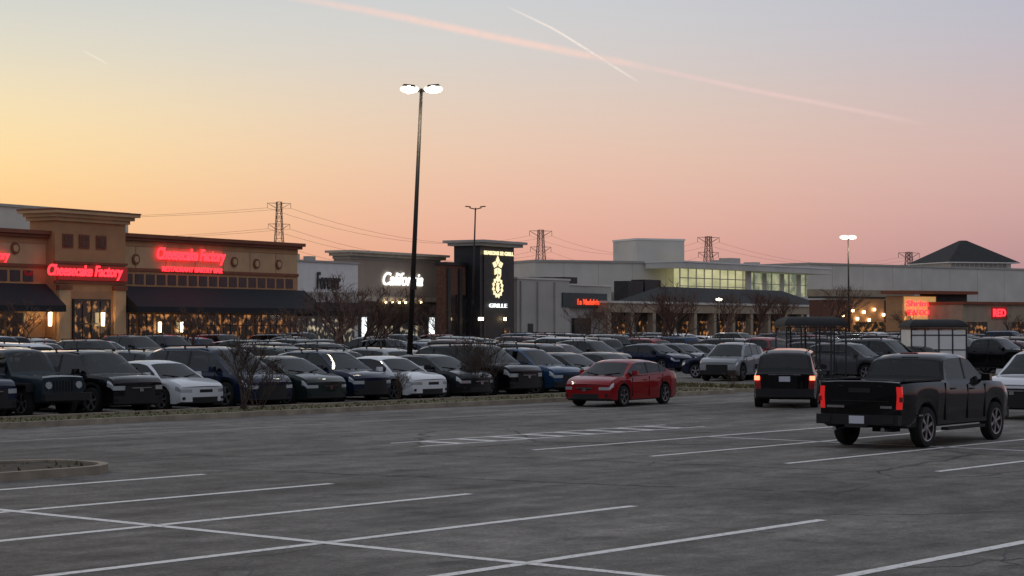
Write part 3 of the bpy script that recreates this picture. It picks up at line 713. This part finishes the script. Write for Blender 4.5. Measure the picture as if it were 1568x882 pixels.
E.boxes('rooftop_units',[(E.t(866,8),E.t(884,8),8,10,5,E.z(866,424,8)),(E.t(962,10),E.t(985,10),10,12,4,E.z(962,430,10)),(E.t(988,10),E.t(1012,10),10,12,4,E.z(988,428,10)),(E.t(838,7),E.t(850,7),7,8.5,5,E.z(838,424,7)),(E.t(815,7),E.t(822,7),7,8,5,E.z(815,424,7))],m_dkstore)
E.boxes('rear_low_block',[(E.t(800,14),E.t(1040,14),14,15,0,E.z(900,446,14))],m_lgrey)
U=Fac('mall_upper_building',820,252,66)
zz=U.z(820,401); U.boxes('walls',[(0,U.t(1045),0,30,0,zz)],m_lgrey); U.boxes('coping',[(-.1,U.t(1045)+.1,-.15,30.1,zz,zz+.3)],m_grey)
U.boxes('wall_joints',[(q,q+.06,-.012,.0,0,zz) for q in range(4,int(U.t(1045)),5)],m_grey)
zz2=U.z(955,367,6); U.boxes('penthouse',[(U.t(975,6),U.t(1048,6),6,13,0,zz2)],m_lgrey); U.boxes('penthouse_coping',[(U.t(975,6)-.1,U.t(1048,6)+.1,5.9,13.1,zz2,zz2+.25)],m_white)
G=Fac('glass_atrium_building',1040,257,36)
g1=G.t(1145); g2=G.t(1247); zg=G.z(1040,411); zgb=G.z(1040,450)
G.boxes('lit_glazing',[(0,g1,0,.8,0,zg)],m_atr); G.boxes('lit_glazing_east',[(g1+.6,g2,1.2,2,0,zg-.1)],m_atr2)
mul=[];k=0
while k<g1: mul.append((k,k+.16,-.12,-.01,0,zg)); k+=2.1
k=g1+1
i=0
while k<g2: mul.append((k,k+(1.1 if i%2==0 else .2),1.0,1.19,0,zg-.1)); k+=2.6; i+=1
for q in(.3,.62): mul.append((0,g1,-.1,-.02,zgb+(zg-zgb)*q,zgb+(zg-zgb)*q+.12))
mul.append((g1+.2,g2,1.1,1.18,zgb+(zg-zgb)*.5,zgb+(zg-zgb)*.5+.1)); mul.append((g1-.9,g1+.6,-.25,1.3,0,zg))
G.boxes('mullions',mul,m_lgrey)
G.boxes('lower_parapet',[(-1,g2+1,-1.2,-.3,0,zgb)],m_lgrey)
G.boxes('roof_slab',[(-1.9,g2+2,-1.8,4,zg,zg+.75)],m_lgrey); G.boxes('roof_edge',[(-2,g2+2.1,-1.9,4.1,zg+.75,zg+.95)],m_white)
G.boxes('rooftop_units',[(g1-1,g1+1.5,2,4,zg+.96,zg+1.9),(g1+6,g1+7.2,2,4,zg+.96,zg+1.5),(g1-5,g1-4.4,2,3,zg+.96,zg+1.5)],m_grey)
R=Fac('mall_east_building',1240,300,52)
zr=R.z(1240,405); R.boxes('walls',[(0,R.t(1640),0,30,0,zr)],m_lgrey); R.boxes('coping',[(-.1,R.t(1640),-.15,30,zr,zr+.3)],m_grey)
R.boxes('wall_joints',[(q,q+.08,-.012,.0,0,zr) for q in range(5,int(R.t(1640)),7)],m_grey)
R.boxes('low_wall_band',[(R.t(1245,-3),R.t(1400,-3),-3,-.1,0,R.z(1255,443,-3))],m_beige)
Cp=Fac('cupola_roof_building',1455,365,72)
cpw=Cp.t(1553); z0=Cp.z(1455,412); z1=Cp.z(1455,401); za=Cp.z(1500,366)
Cp.boxes('base',[(0,cpw,0,cpw,0,z0)],m_lgrey); Cp.boxes('glazed_band',[(.4,cpw-.4,.4,cpw-.4,z0,z1)],m_white)
Cp.boxes('glazed_band_panes',[(.5+q*1.0,.5+q*1.0+.75,.33,.4,z0+.2,z1-.15) for q in range(int(cpw)-1)],m_grey)
bm=bmesh.new(); h=cpw/2
v=[bm.verts.new(p) for p in((-.8,-.8,z1),(cpw+.8,-.8,z1),(cpw+.8,cpw+.8,z1),(-.8,cpw+.8,z1),(h-.5,h-.5,za),(h+.5,h-.5,za),(h+.5,h+.5,za),(h-.5,h+.5,za))]
for f in((0,1,5,4),(1,2,6,5),(2,3,7,6),(3,0,4,7),(4,5,6,7),(3,2,1,0)): bm.faces.new([v[i] for i in f])
mkobj('pyramid_roof',bm,[m_roofd],Cp.e)
Cp.boxes('eaves',[(-.85,cpw+.85,-.85,cpw+.85,z1-.18,z1-.002)],m_white)
Q=Fac('brown_restaurant_building',1258,222,55)
q1=Q.t(1382); zq=Q.z(1258,459)
Q.boxes('walls',[(0,q1,0,2,0,zq)],m_brick); Q.boxes('tan_bay',[(Q.t(1300),Q.t(1350),-.4,.0,0,zq+.2)],m_tan); Q.boxes('coping',[(-.1,q1+.1,-.5,2.1,zq+.2,zq+.4)],m_dkstore)
Q.boxes('windows',[(Q.t(p),Q.t(p)+1.6,-.46,-.38,.4,2.8) for p in(1303,1318,1334)]+[(Q.t(p),Q.t(p)+1.8,-.08,.0,.4,2.8) for p in(1262,1280,1354,1368)],m_warm)
bm=bmesh.new()
for px,py in((1305,478),(1322,480),(1338,476),(1290,485),(1352,484),(1312,490),(1330,492)): c=Q.t(px,-.6); zz=Q.z(px,py,-.6); bar(bm,(c,-.7,zz),(c,-.7,zz+.3),.15,.15,8)
mkobj('string_globes',bm,[m_bulb],Q.e)
K=Fac('red_sign_restaurant_building',1382,214,55)
k1=K.t(1434); k2=K.t(1484); zk=K.z(1382,447)
m_glow=P('floodlight_glow_wall',(.5,.34,.16),.8,emis=(1,.55,.18),es=.4)  # floodlight on the wall is put into its own emission
K.boxes('sign_bay',[(0,k1,0,2.5,0,zk-.4)],m_tan); K.boxes('floodlight_glow_panel',[(.2,k1-.2,-.08,0,K.z(1382,490),K.z(1382,454))],m_glow)
K.boxes('dark_bay',[(k1+.02,k2,.3,2.5,0,zk-.2)],m_dkstore); K.boxes('roof_fascia',[(-.6,k2+.6,-.8,2.7,zk-.2,zk+.15)],m_rust)
K.text('red_sign',"Shrimp",1386,1428,K.z(1400,472),K.z(1400,460),-.1,m_neon,.1,.15,.02); K.text('red_sign_lower','SEAFOOD',1386,1428,K.z(1400,483),K.z(1400,474),-.1,m_neon,.1,.15,.02)
K.boxes('windows',[(k1+.4,k2-.4,.22,.3,.4,3.0)],m_warm)
J=Fac('brick_shop_building',1474,212,55)
j1=J.t(1640); zj=J.z(1474,466)
J.boxes('walls',[(0,j1,0,8,0,zj)],m_beige); J.boxes('coping',[(-.1,j1,-.3,8,zj,zj+.3)],m_rust)
J.boxes('sign_board',[(J.t(1518),J.t(1541),-.12,0,J.z(1518,488),J.z(1518,470))],m_signbk); J.text('shop_sign','RED',1520,1539,J.z(1530,485),J.z(1530,473),-.13,m_neon,0,.1,.03)
J.boxes('windows',[(J.t(p),J.t(p)+1.6,-.06,.05,.4,2.8) for p in(1480,1496,1550,1562)],m_warm)
for fac,px,off,zz,en in((A,82,-1.9,1.2,45),(A,168,-1.9,1.2,45),(K,1408,-1.6,1.6,60)):
    l=bpy.data.lights.new('wall_uplight','SPOT'); l.energy=en*4; l.color=(1,.6,.28); l.spot_size=1.5; l.shadow_soft_size=.1
    o=bpy.data.objects.new('wall_uplight',l); col.objects.link(o); o.parent=fac.e; o.location=(fac.t(px,off),off,zz); o.rotation_euler=(math.radians(180-14),0,0)

# ------------------------------------------------------------------ lamps
m_pole=P('dark_pole_metal',(.035,.027,.022),.6,.3); m_concrete=P('concrete_base',(.36,.33,.28),.9,var=.2)
def lamp(name,px_b,px_t,d,ztop,heads,lit,base=1.0,r=.11,arm=.55,yaw=0,lr=.3):
    xb,y=at(px_b,d); xt,_=at(px_t,d); e=empty(name,(xb,y,0)); lean=(xt-xb)
    bm=bmesh.new(); bar(bm,(0,0,0),(0,0,base),.34,.34,18); mkobj('concrete_base',bm,[m_concrete],e)
    bm=bmesh.new(); bar(bm,(0,0,base),(0,0,base+.12),.2,.18,12)
    bar(bm,(0,0,base),(lean,0,ztop),r,r*.55,12)
    bx(bm,lean*.33+.02,-.13,ztop*.36,.2,.12,.4)
    for sd in heads:
        bar(bm,(lean,0,ztop-.12),(lean+sd*arm,0,ztop),.04,.04,8)
    mkobj('pole',bm,[m_pole],e)
    for sd in heads:
        R=Matrix.Rotation(-sd*.1,3,'Y'); hx=lean+sd*(arm+.1)
        bm=bmesh.new(); bx(bm,hx,0,ztop+.1,.5,.4,.07,0,R,.75); mkobj('lamp_housing',bm,[m_pole],e)
        if lit:
            for nm,k,mt,sc in(('lamp_glow_lens',1.0,m_bulbw,(1.1,.75,.5)),('lamp_core',.62,m_bulbc,(1.1,1.5,.62))):  # outer lens enlarged so its shape carries the lamp's glow
                bm=bmesh.new(); bmesh.ops.create_uvsphere(bm,u_segments=20,v_segments=10,radius=lr*k,matrix=Matrix.Translation((hx,0,ztop-.02))@Matrix.Diagonal((*sc,1)))
                for f in bm.faces: f.smooth=True
                mkobj(nm,bm,[mt],e)
    if lit:
        l=bpy.data.lights.new('lamp_light','POINT'); l.energy=lit; l.color=(1,.9,.7); l.shadow_soft_size=.3
        o=bpy.data.objects.new('lamp_light',l); col.objects.link(o); o.parent=e; o.location=(lean,-.6,ztop-1.0)
    return e
lamp('street_lamp',627,645,70,zh(135,70),(-1,1),150,1.3,.105,.33,0,.31)
lamp('street_lamp',722,728,158,zh(318,158),(-1,1),0,1.0,.1,.5)
lamp('street_lamp',1300,1299,205,zh(363,205),(-1,1),200,1.0,.12,.3,0,.45)
lamp('street_lamp',1101,1101,185,zh(458,185),(0,),60,.5,.07,0)

# ------------------------------------------------------------------ transmission towers
m_steel=P('galvanised_steel',(.09,.07,.065),.7,.2)
def pylon(px,d,pyt):
    x,y=at(px,d); z1=zh(pyt,d); e=empty('transmission_tower',(x,y,0),.35); bm=bmesh.new(); k_=d/640; th=.13*k_
    def wz(t): return (.75+3.2*(1-t)**1.5)*k_
    lv=[0,.18,.34,.46,.56,.65,.72,.79,.85,.91,.96,1]
    for a,b in zip(lv,lv[1:]):
        w0,w1=wz(a),wz(b); za,zb_=a*z1,b*z1
        ca=[(sx*w0,sy*w0) for sx,sy in((-1,-1),(1,-1),(1,1),(-1,1))]; cb=[(sx*w1,sy*w1) for sx,sy in((-1,-1),(1,-1),(1,1),(-1,1))]
        for i in range(4):
            j=(i+1)%4
            bar(bm,(*ca[i],za),(*cb[i],zb_),th,th); bar(bm,(*ca[i],za),(*cb[j],zb_),th*.45,th*.45); bar(bm,(*ca[j],za),(*cb[i],zb_),th*.45,th*.45); bar(bm,(*cb[i],zb_),(*cb[j],zb_),th*.45,th*.45)
    arms=[]
    for t,w in((.68,3.9),(.83,3.6),(.99,3.9)):
        z=z1*t; w*=k_
        for sd in(-1,1):
            for yy in(-1,1):
                bar(bm,(sd*wz(t)*.9,yy*wz(t)*.9,z),(sd*w,0,z),th*.8,th*.5); bar(bm,(sd*wz(t)*.9,yy*wz(t)*.9,z-1.8*k_),(sd*w,0,z),th*.5,th*.4)
            bar(bm,(sd*w,0,z),(sd*w,0,z-1.6*k_),th*.6,th*.6); arms.append((sd*w,z-1.6*k_))
    mkobj('lattice',bm,[m_steel],e)
    return [Vector((x+ax*math.cos(.35),y+ax*math.sin(.35),z)) for ax,z in arms]
T=[pylon(427,640,309),pylon(828,860,352),pylon(1085,900,362),pylon(1392,1150,386)]
bm=bmesh.new()
def wire(a,b,sag,r):
    n=14; pr=None
    for i in range(n+1):
        t=i/n; p=a.lerp(b,t); p.z-=4*sag*t*(1-t)
        if pr: bar(bm,pr,p,r,r,3,cap=False)
        pr=p
T0=[p+Vector((-190,-170,0)) for p in T[0]]; T5=[p+Vector((300,200,0)) for p in T[3]]
for seq in zip([T0]+T,T+[T5]):
    for a,b in zip(*seq): wire(a,b,7,.045)
mkobj('power_lines',bm,[m_steel])

# ------------------------------------------------------------------ bare trees
m_bark=P('bare_bark',(.07,.045,.032),.9,var=.3,scale=5)
m_bark2=P('red_twigs',(.13,.07,.048),.9,var=.3,scale=5)
def tree_mesh(name,h,seed,spread=.5,depth=6,trunk=.09,stems=1,rmin=.008):
    rnd=random.Random(seed); bm=bmesh.new()
    def grow(p,d,l,r,lev):
        if lev<=0: return
        n=2; q=p
        for k in range(n):
            d2=(d+Vector((rnd.uniform(-1,1),rnd.uniform(-1,1),rnd.uniform(-.3,.6)))*.16).normalized(); e=q+d2*l/n
            bar(bm,q,e,r*(1-.2*k),r*(1-.2*(k+1)),5 if lev>3 else 3,cap=False); q=e; d=d2
            if k==0 and lev<depth:
                s=(d+Vector((rnd.uniform(-1,1),rnd.uniform(-1,1),rnd.uniform(-.2,.5)))*spread*1.3).normalized(); grow(q,s,l*.6,max(rmin,r*.45),lev-1 if lev<3 else lev-2)
        for _ in range(rnd.choice((2,3,3)) if lev>1 else 2):
            s=(d+Vector((rnd.uniform(-1,1),rnd.uniform(-1,1),rnd.uniform(-.25,.6)))*spread).normalized()
            grow(q,s,l*rnd.uniform(.62,.82),max(rmin,r*.58),lev-1)
    for s in range(stems):
        d=Vector((rnd.uniform(-.5,.5),rnd.uniform(-.5,.5),1)).normalized() if stems>1 else Vector((0,0,1))
        grow(Vector((rnd.uniform(-.15,.15)*(stems>1),rnd.uniform(-.15,.15)*(stems>1),0)),d,h*.28,trunk,depth)
    me=bpy.data.meshes.new(name); bm.to_mesh(me); bm.free(); return me
TM=[tree_mesh('bare_tree_mesh',5.6,s,.68,6,.09,2,.010) for s in(1,2,3)]
SM=[tree_mesh('bare_shrub_mesh',2.6,s,.75,5,.03,6,.007) for s in(5,6)]
for m in TM: m.materials.append(m_bark2)
for m in SM: m.materials.append(m_bark)
def put_tree(name,me,px,d,s,sw=1.0):
    o=bpy.data.objects.new(name,me); col.objects.link(o); x,y=at(px,d); o.location=(x,y,.0); o.rotation_euler=(0,0,random.random()*6.28); o.scale=(s*sw,s*sw,s)
for px,d,s in((500,112,1.05),(525,116,1.1),(548,118,1.1),(582,116,.9),(470,125,.85),(985,118,.9),(1010,120,1.05),(1035,126,1.0),(1150,150,1.05),(1180,160,1.05),(1240,158,1.3),(285,128,.75),(905,150,.85),(690,140,.9),(1290,175,.8),(1420,190,.9),(20,120,.8),(1540,190,.8),(1115,200,1.2)):
    put_tree('bare_tree',random.choice(TM),px,d,s,1.25)
for px,d,s in((375,55.5,1.0),(395,57,.7),(728,66,1.0),(742,67,.75),(715,66.5,.6),(612,62,.5),(1120,74.,.4)):
    put_tree('bare_shrub',random.choice(SM),px,d,s)

# ------------------------------------------------------------------ shelters
m_clear=P('shelter_glass',(.25,.27,.28),.1)
nt=m_clear.node_tree; tr=nt.nodes.new('ShaderNodeBsdfTransparent'); ms=nt.nodes.new('ShaderNodeMixShader'); ms.inputs[0].default_value=.2
nt.links.new(tr.outputs[0],ms.inputs[1]); nt.links.new(nt.nodes['Principled BSDF'].outputs[0],ms.inputs[2]); nt.links.new(ms.outputs[0],nt.nodes['Material Output'].inputs[0])
m_panel=P('frosted_panel',(.85,.83,.79),.5,var=.05)
def shelter(px,d,w,hgt,panel,rz):
    x,y=at(px,d); e=empty('glass_shelter',(x,y,0),rz); bm=bmesh.new(); D_=1.9; zt=hgt-.42
    for i in range(5):
        for yy in(-D_/2,D_/2): bx(bm,-w/2+w*i/4,yy,zt/2,.06,.06,zt)
    for yy in(-D_/2,D_/2):
        for z in(.25,1.3,zt-.3,zt): bx(bm,0,yy,z,w,.05,.05)
    for xx in(-w/2,w/2):
        for z in(.25,1.3,zt): bx(bm,xx,0,z,.05,D_,.05)
    mkobj('frame',bm,[m_blk],e)
    bm=bmesh.new(); n=6; prev=None
    for i in range(n+1):
        t=i/n; k=math.cos(t*math.pi/2*.82); hw_=(w/2+.1)*(.45+.55*k); hd=(D_/2+.1)*k; z=zt+.05+.4*math.sin(t*math.pi/2)
        r=[bm.verts.new(p) for p in((-hw_,-hd,z),(hw_,-hd,z),(hw_,hd,z),(-hw_,hd,z))]
        if prev:
            for j in range(4): bm.faces.new((prev[j],prev[(j+1)%4],r[(j+1)%4],r[j]))
        prev=r
    bm.faces.new(prev); mkobj('roof',bm,[m_roofd],e)
    bm=bmesh.new()
    for i in range(4): bx(bm,-w/2+w*(i+.5)/4,(-D_/2 if panel else D_/2),1.25,w/4-.07,.012,1.95 if panel else 1.9)
    bx(bm,-w/2,0,1.3,.012,D_-.1,1.9)
    mkobj('panes',bm,[m_panel if panel else m_clear],e)
    bm=bmesh.new(); bx(bm,0,.3,.48,w*.8,.4,.05)
    for q in(-1,1): bx(bm,q*w*.33,.3,.24,.06,.3,.43)
    mkobj('bench',bm,[m_trim],e)
shelter(1241,85,2.6,zh(486,85),False,.1)
shelter(1429,94,2.65,zh(490,94),True,.06)

# ------------------------------------------------------------------ distant trees
bm=bmesh.new(); rnd=random.Random(3)
for i in range(2600):
    px=rnd.uniform(-300,1900); d=rnd.uniform(900,1000); x,y=at(px,d); hh=rnd.uniform(6,13)*(0.8+.3*math.sin(px*.02))
    for k in range(4):
        a=rnd.random()*6.28; w=rnd.uniform(1,3); z=rnd.uniform(.2,1)*hh
        bm.faces.new([bm.verts.new((x+rnd.uniform(-3,3),y+rnd.uniform(-3,3),z)),bm.verts.new((x+w*math.cos(a),y+w*math.sin(a),z-rnd.uniform(.5,3))),bm.verts.new((x-w,y+w,z-3))])
mkobj('distant_treeline',bm,[P('far_foliage',(.05,.04,.035),.95,var=.4)])

# ------------------------------------------------------------------ contrails
def trail(name,pts,wid,colr,st,al):
    D_=7000.; bm=bmesh.new(); uvl=bm.loops.layers.uv.new('UVMap'); P3=[Vector(((px-CX)/F*D_,D_,zh(py,D_))) for px,py in pts]
    n=len(P3); prs=[]
    for i,p in enumerate(P3):
        a=P3[max(0,i-1)];b=P3[min(n-1,i+1)]; t=(b-a).normalized(); nn=Vector((-t.z,0,t.x)); w=wid[i]/F*D_/2
        prs.append((bm.verts.new(p+nn*w),bm.verts.new(p-nn*w)))
    for i in range(n-1):
        f=bm.faces.new((prs[i][0],prs[i][1],prs[i+1][1],prs[i+1][0])); us=(i/(n-1),i/(n-1),(i+1)/(n-1),(i+1)/(n-1)); vv=(0,1,1,0)
        for l,u,v in zip(f.loops,us,vv): l[uvl].uv=(u,v)
    m=bpy.data.materials.new(name+'_ice'); m.use_nodes=True; nt=m.node_tree; nt.nodes.clear(); L=nt.links
    tc=nt.nodes.new('ShaderNodeTexCoord'); sp=nt.nodes.new('ShaderNodeSeparateXYZ'); L.new(tc.outputs['UV'],sp.inputs[0])
    def math_(op,a,b=None):
        q=nt.nodes.new('ShaderNodeMath'); q.operation=op
        for i,x in enumerate((a,b)):
            if x is None: continue
            if isinstance(x,(int,float)): q.inputs[i].default_value=x
            else: L.new(x,q.inputs[i])
        return q.outputs[0]
    def bell(s): return math_('SINE',math_('MULTIPLY',s,math.pi))
    a=math_('POWER',bell(sp.outputs['Y']),1.8); b=math_('POWER',bell(sp.outputs['X']),.6)
    mp=nt.nodes.new('ShaderNodeMapping'); mp.inputs['Scale'].default_value=(40,1.5,1); L.new(tc.outputs['UV'],mp.inputs[0]); n_=nt.nodes.new('ShaderNodeTexNoise'); n_.inputs['Scale'].default_value=1; n_.inputs['Detail'].default_value=4; L.new(mp.outputs[0],n_.inputs[0])
    c=math_('MULTIPLY',math_('MULTIPLY',a,b),math_('MULTIPLY',math_('ADD',n_.outputs['Fac'],.3),al))
    e=nt.nodes.new('ShaderNodeEmission'); e.inputs[0].default_value=colr+(1,); e.inputs[1].default_value=st; tr=nt.nodes.new('ShaderNodeBsdfTransparent'); ms=nt.nodes.new('ShaderNodeMixShader'); o=nt.nodes.new('ShaderNodeOutputMaterial')
    L.new(c,ms.inputs[0]); L.new(tr.outputs[0],ms.inputs[1]); L.new(e.outputs[0],ms.inputs[2]); L.new(ms.outputs[0],o.inputs[0])
    mkobj(name,bm,[m])
def lerp_pts(p,n):
    out=[]
    for i in range(n):
        t=i/(n-1)*(len(p)-1); k=min(int(t),len(p)-2); q=t-k; out.append((p[k][0]+(p[k+1][0]-p[k][0])*q,p[k][1]+(p[k+1][1]-p[k][1])*q))
    return out
trail('contrail',lerp_pts([(400,-14),(600,22),(740,52),(880,80),(1000,104)],16),[18]*16,lin((250,214,200)),1.0,.95)
trail('contrail',lerp_pts([(840,72),(1000,104),(1150,137),(1280,162),(1420,190)],16),[12]*16,lin((238,206,200)),1.0,.7)
trail('contrail',lerp_pts([(775,8),(850,44),(920,88),(980,126)],14),[5.5]*14,lin((248,235,225)),1.0,1.1)
trail('contrail',lerp_pts([(125,76),(145,87),(165,98)],5),[4]*5,lin((250,240,220)),1.0,.7)

# ------------------------------------------------------------------ world
w=bpy.data.worlds.new('World'); scene.world=w; w.use_nodes=True; nt=w.node_tree; L=nt.links; nt.nodes.clear()
tc=nt.nodes.new('ShaderNodeTexCoord'); sp=nt.nodes.new('ShaderNodeSeparateXYZ'); L.new(tc.outputs['Generated'],sp.inputs[0])
az=nt.nodes.new('ShaderNodeMath'); az.operation='ARCTAN2'; L.new(sp.outputs['X'],az.inputs[0]); L.new(sp.outputs['Y'],az.inputs[1])
ez=nt.nodes.new('ShaderNodeMath'); ez.operation='DIVIDE'; ez.inputs[1].default_value=.5; L.new(sp.outputs['Z'],ez.inputs[0])
def ramp(st):
    r=nt.nodes.new('ShaderNodeValToRGB'); cr=r.color_ramp; cr.interpolation='B_SPLINE'
    cr.elements[0].position=st[0][0]/.5; cr.elements[0].color=lin(st[0][1])+(1,)
    cr.elements[1].position=min(1,st[-1][0]/.5); cr.elements[1].color=lin(st[-1][1])+(1,)
    for e,c in st[1:-1]: q=cr.elements.new(e/.5); q.color=lin(c)+(1,)
    L.new(ez.outputs[0],r.inputs[0]); return r.outputs[0]
TOP=(172,178,190)
left=ramp([(0,(240,174,124)),(.03,(247,186,130)),(.06,(254,208,142)),(.085,(254,224,164)),(.11,(245,226,182)),(.135,(226,220,198)),(.165,(208,212,208)),(.28,(182,193,205)),(.5,TOP)])
mid=ramp([(0,(214,150,140)),(.03,(225,163,148)),(.055,(232,180,160)),(.085,(234,197,174)),(.115,(224,205,190)),(.14,(212,207,204)),(.17,(204,208,211)),(.28,(180,188,203)),(.5,TOP)])
right=ramp([(0,(160,126,136)),(.03,(180,142,147)),(.055,(203,162,160)),(.085,(210,177,172)),(.115,(200,181,184)),(.14,(190,184,194)),(.17,(183,186,200)),(.28,(166,174,194)),(.5,TOP)])
east=ramp([(0,(92,88,104)),(.06,(114,106,122)),(.14,(136,134,150)),(.28,(147,153,170)),(.5,TOP)])
def mr(src,a,b):
    q=nt.nodes.new('ShaderNodeMapRange'); q.interpolation_type='SMOOTHSTEP'; q.inputs['From Min'].default_value=a; q.inputs['From Max'].default_value=b; L.new(src,q.inputs['Value']); return q.outputs['Result']
def mix(f,a,b):
    q=nt.nodes.new('ShaderNodeMix'); q.data_type='RGBA'; L.new(f,q.inputs['Factor']); L.new(a,q.inputs['A']); L.new(b,q.inputs['B']); return q.outputs['Result']
ab=nt.nodes.new('ShaderNodeMath'); ab.operation='ABSOLUTE'; L.new(az.outputs[0],ab.inputs[0])
c=mix(mr(az.outputs[0],-.34,.04),left,mid); c=mix(mr(az.outputs[0],-.04,.34),c,right); c=mix(mr(ab.outputs[0],.7,2.2),c,east)
sky=nt.nodes.new('ShaderNodeTexSky'); sky.sky_type='NISHITA'; sky.sun_disc=False; sky.sun_elevation=math.radians(1.5); sky.sun_rotation=math.radians(-25)
b1=nt.nodes.new('ShaderNodeBackground'); b1.inputs[1].default_value=1.0; L.new(c,b1.inputs[0])
b2=nt.nodes.new('ShaderNodeBackground'); b2.inputs[1].default_value=.003; L.new(sky.outputs[0],b2.inputs[0])
ad=nt.nodes.new('ShaderNodeAddShader'); L.new(b1.outputs[0],ad.inputs[0]); L.new(b2.outputs[0],ad.inputs[1])
o=nt.nodes.new('ShaderNodeOutputWorld'); L.new(ad.outputs[0],o.inputs[0])
sl=bpy.data.lights.new('sun','SUN'); sl.energy=.25; sl.angle=math.radians(25); sl.color=(1,.72,.45)
so=bpy.data.objects.new('sun',sl); col.objects.link(so); so.rotation_euler=(math.radians(84),0,math.radians(180+25))

# ------------------------------------------------------------------ camera
cd=bpy.data.cameras.new('camera'); cam=bpy.data.objects.new('camera',cd); col.objects.link(cam)
cd.sensor_width=36; cd.lens=F/1568*36; cd.clip_start=.1; cd.clip_end=30000
cam.location=(0,0,H); cam.rotation_euler=(math.radians(90)+math.atan((HY-441)/F),0,0)
scene.camera=cam
scene.view_settings.view_transform='Standard'; scene.view_settings.look='None'; scene.view_settings.exposure=0
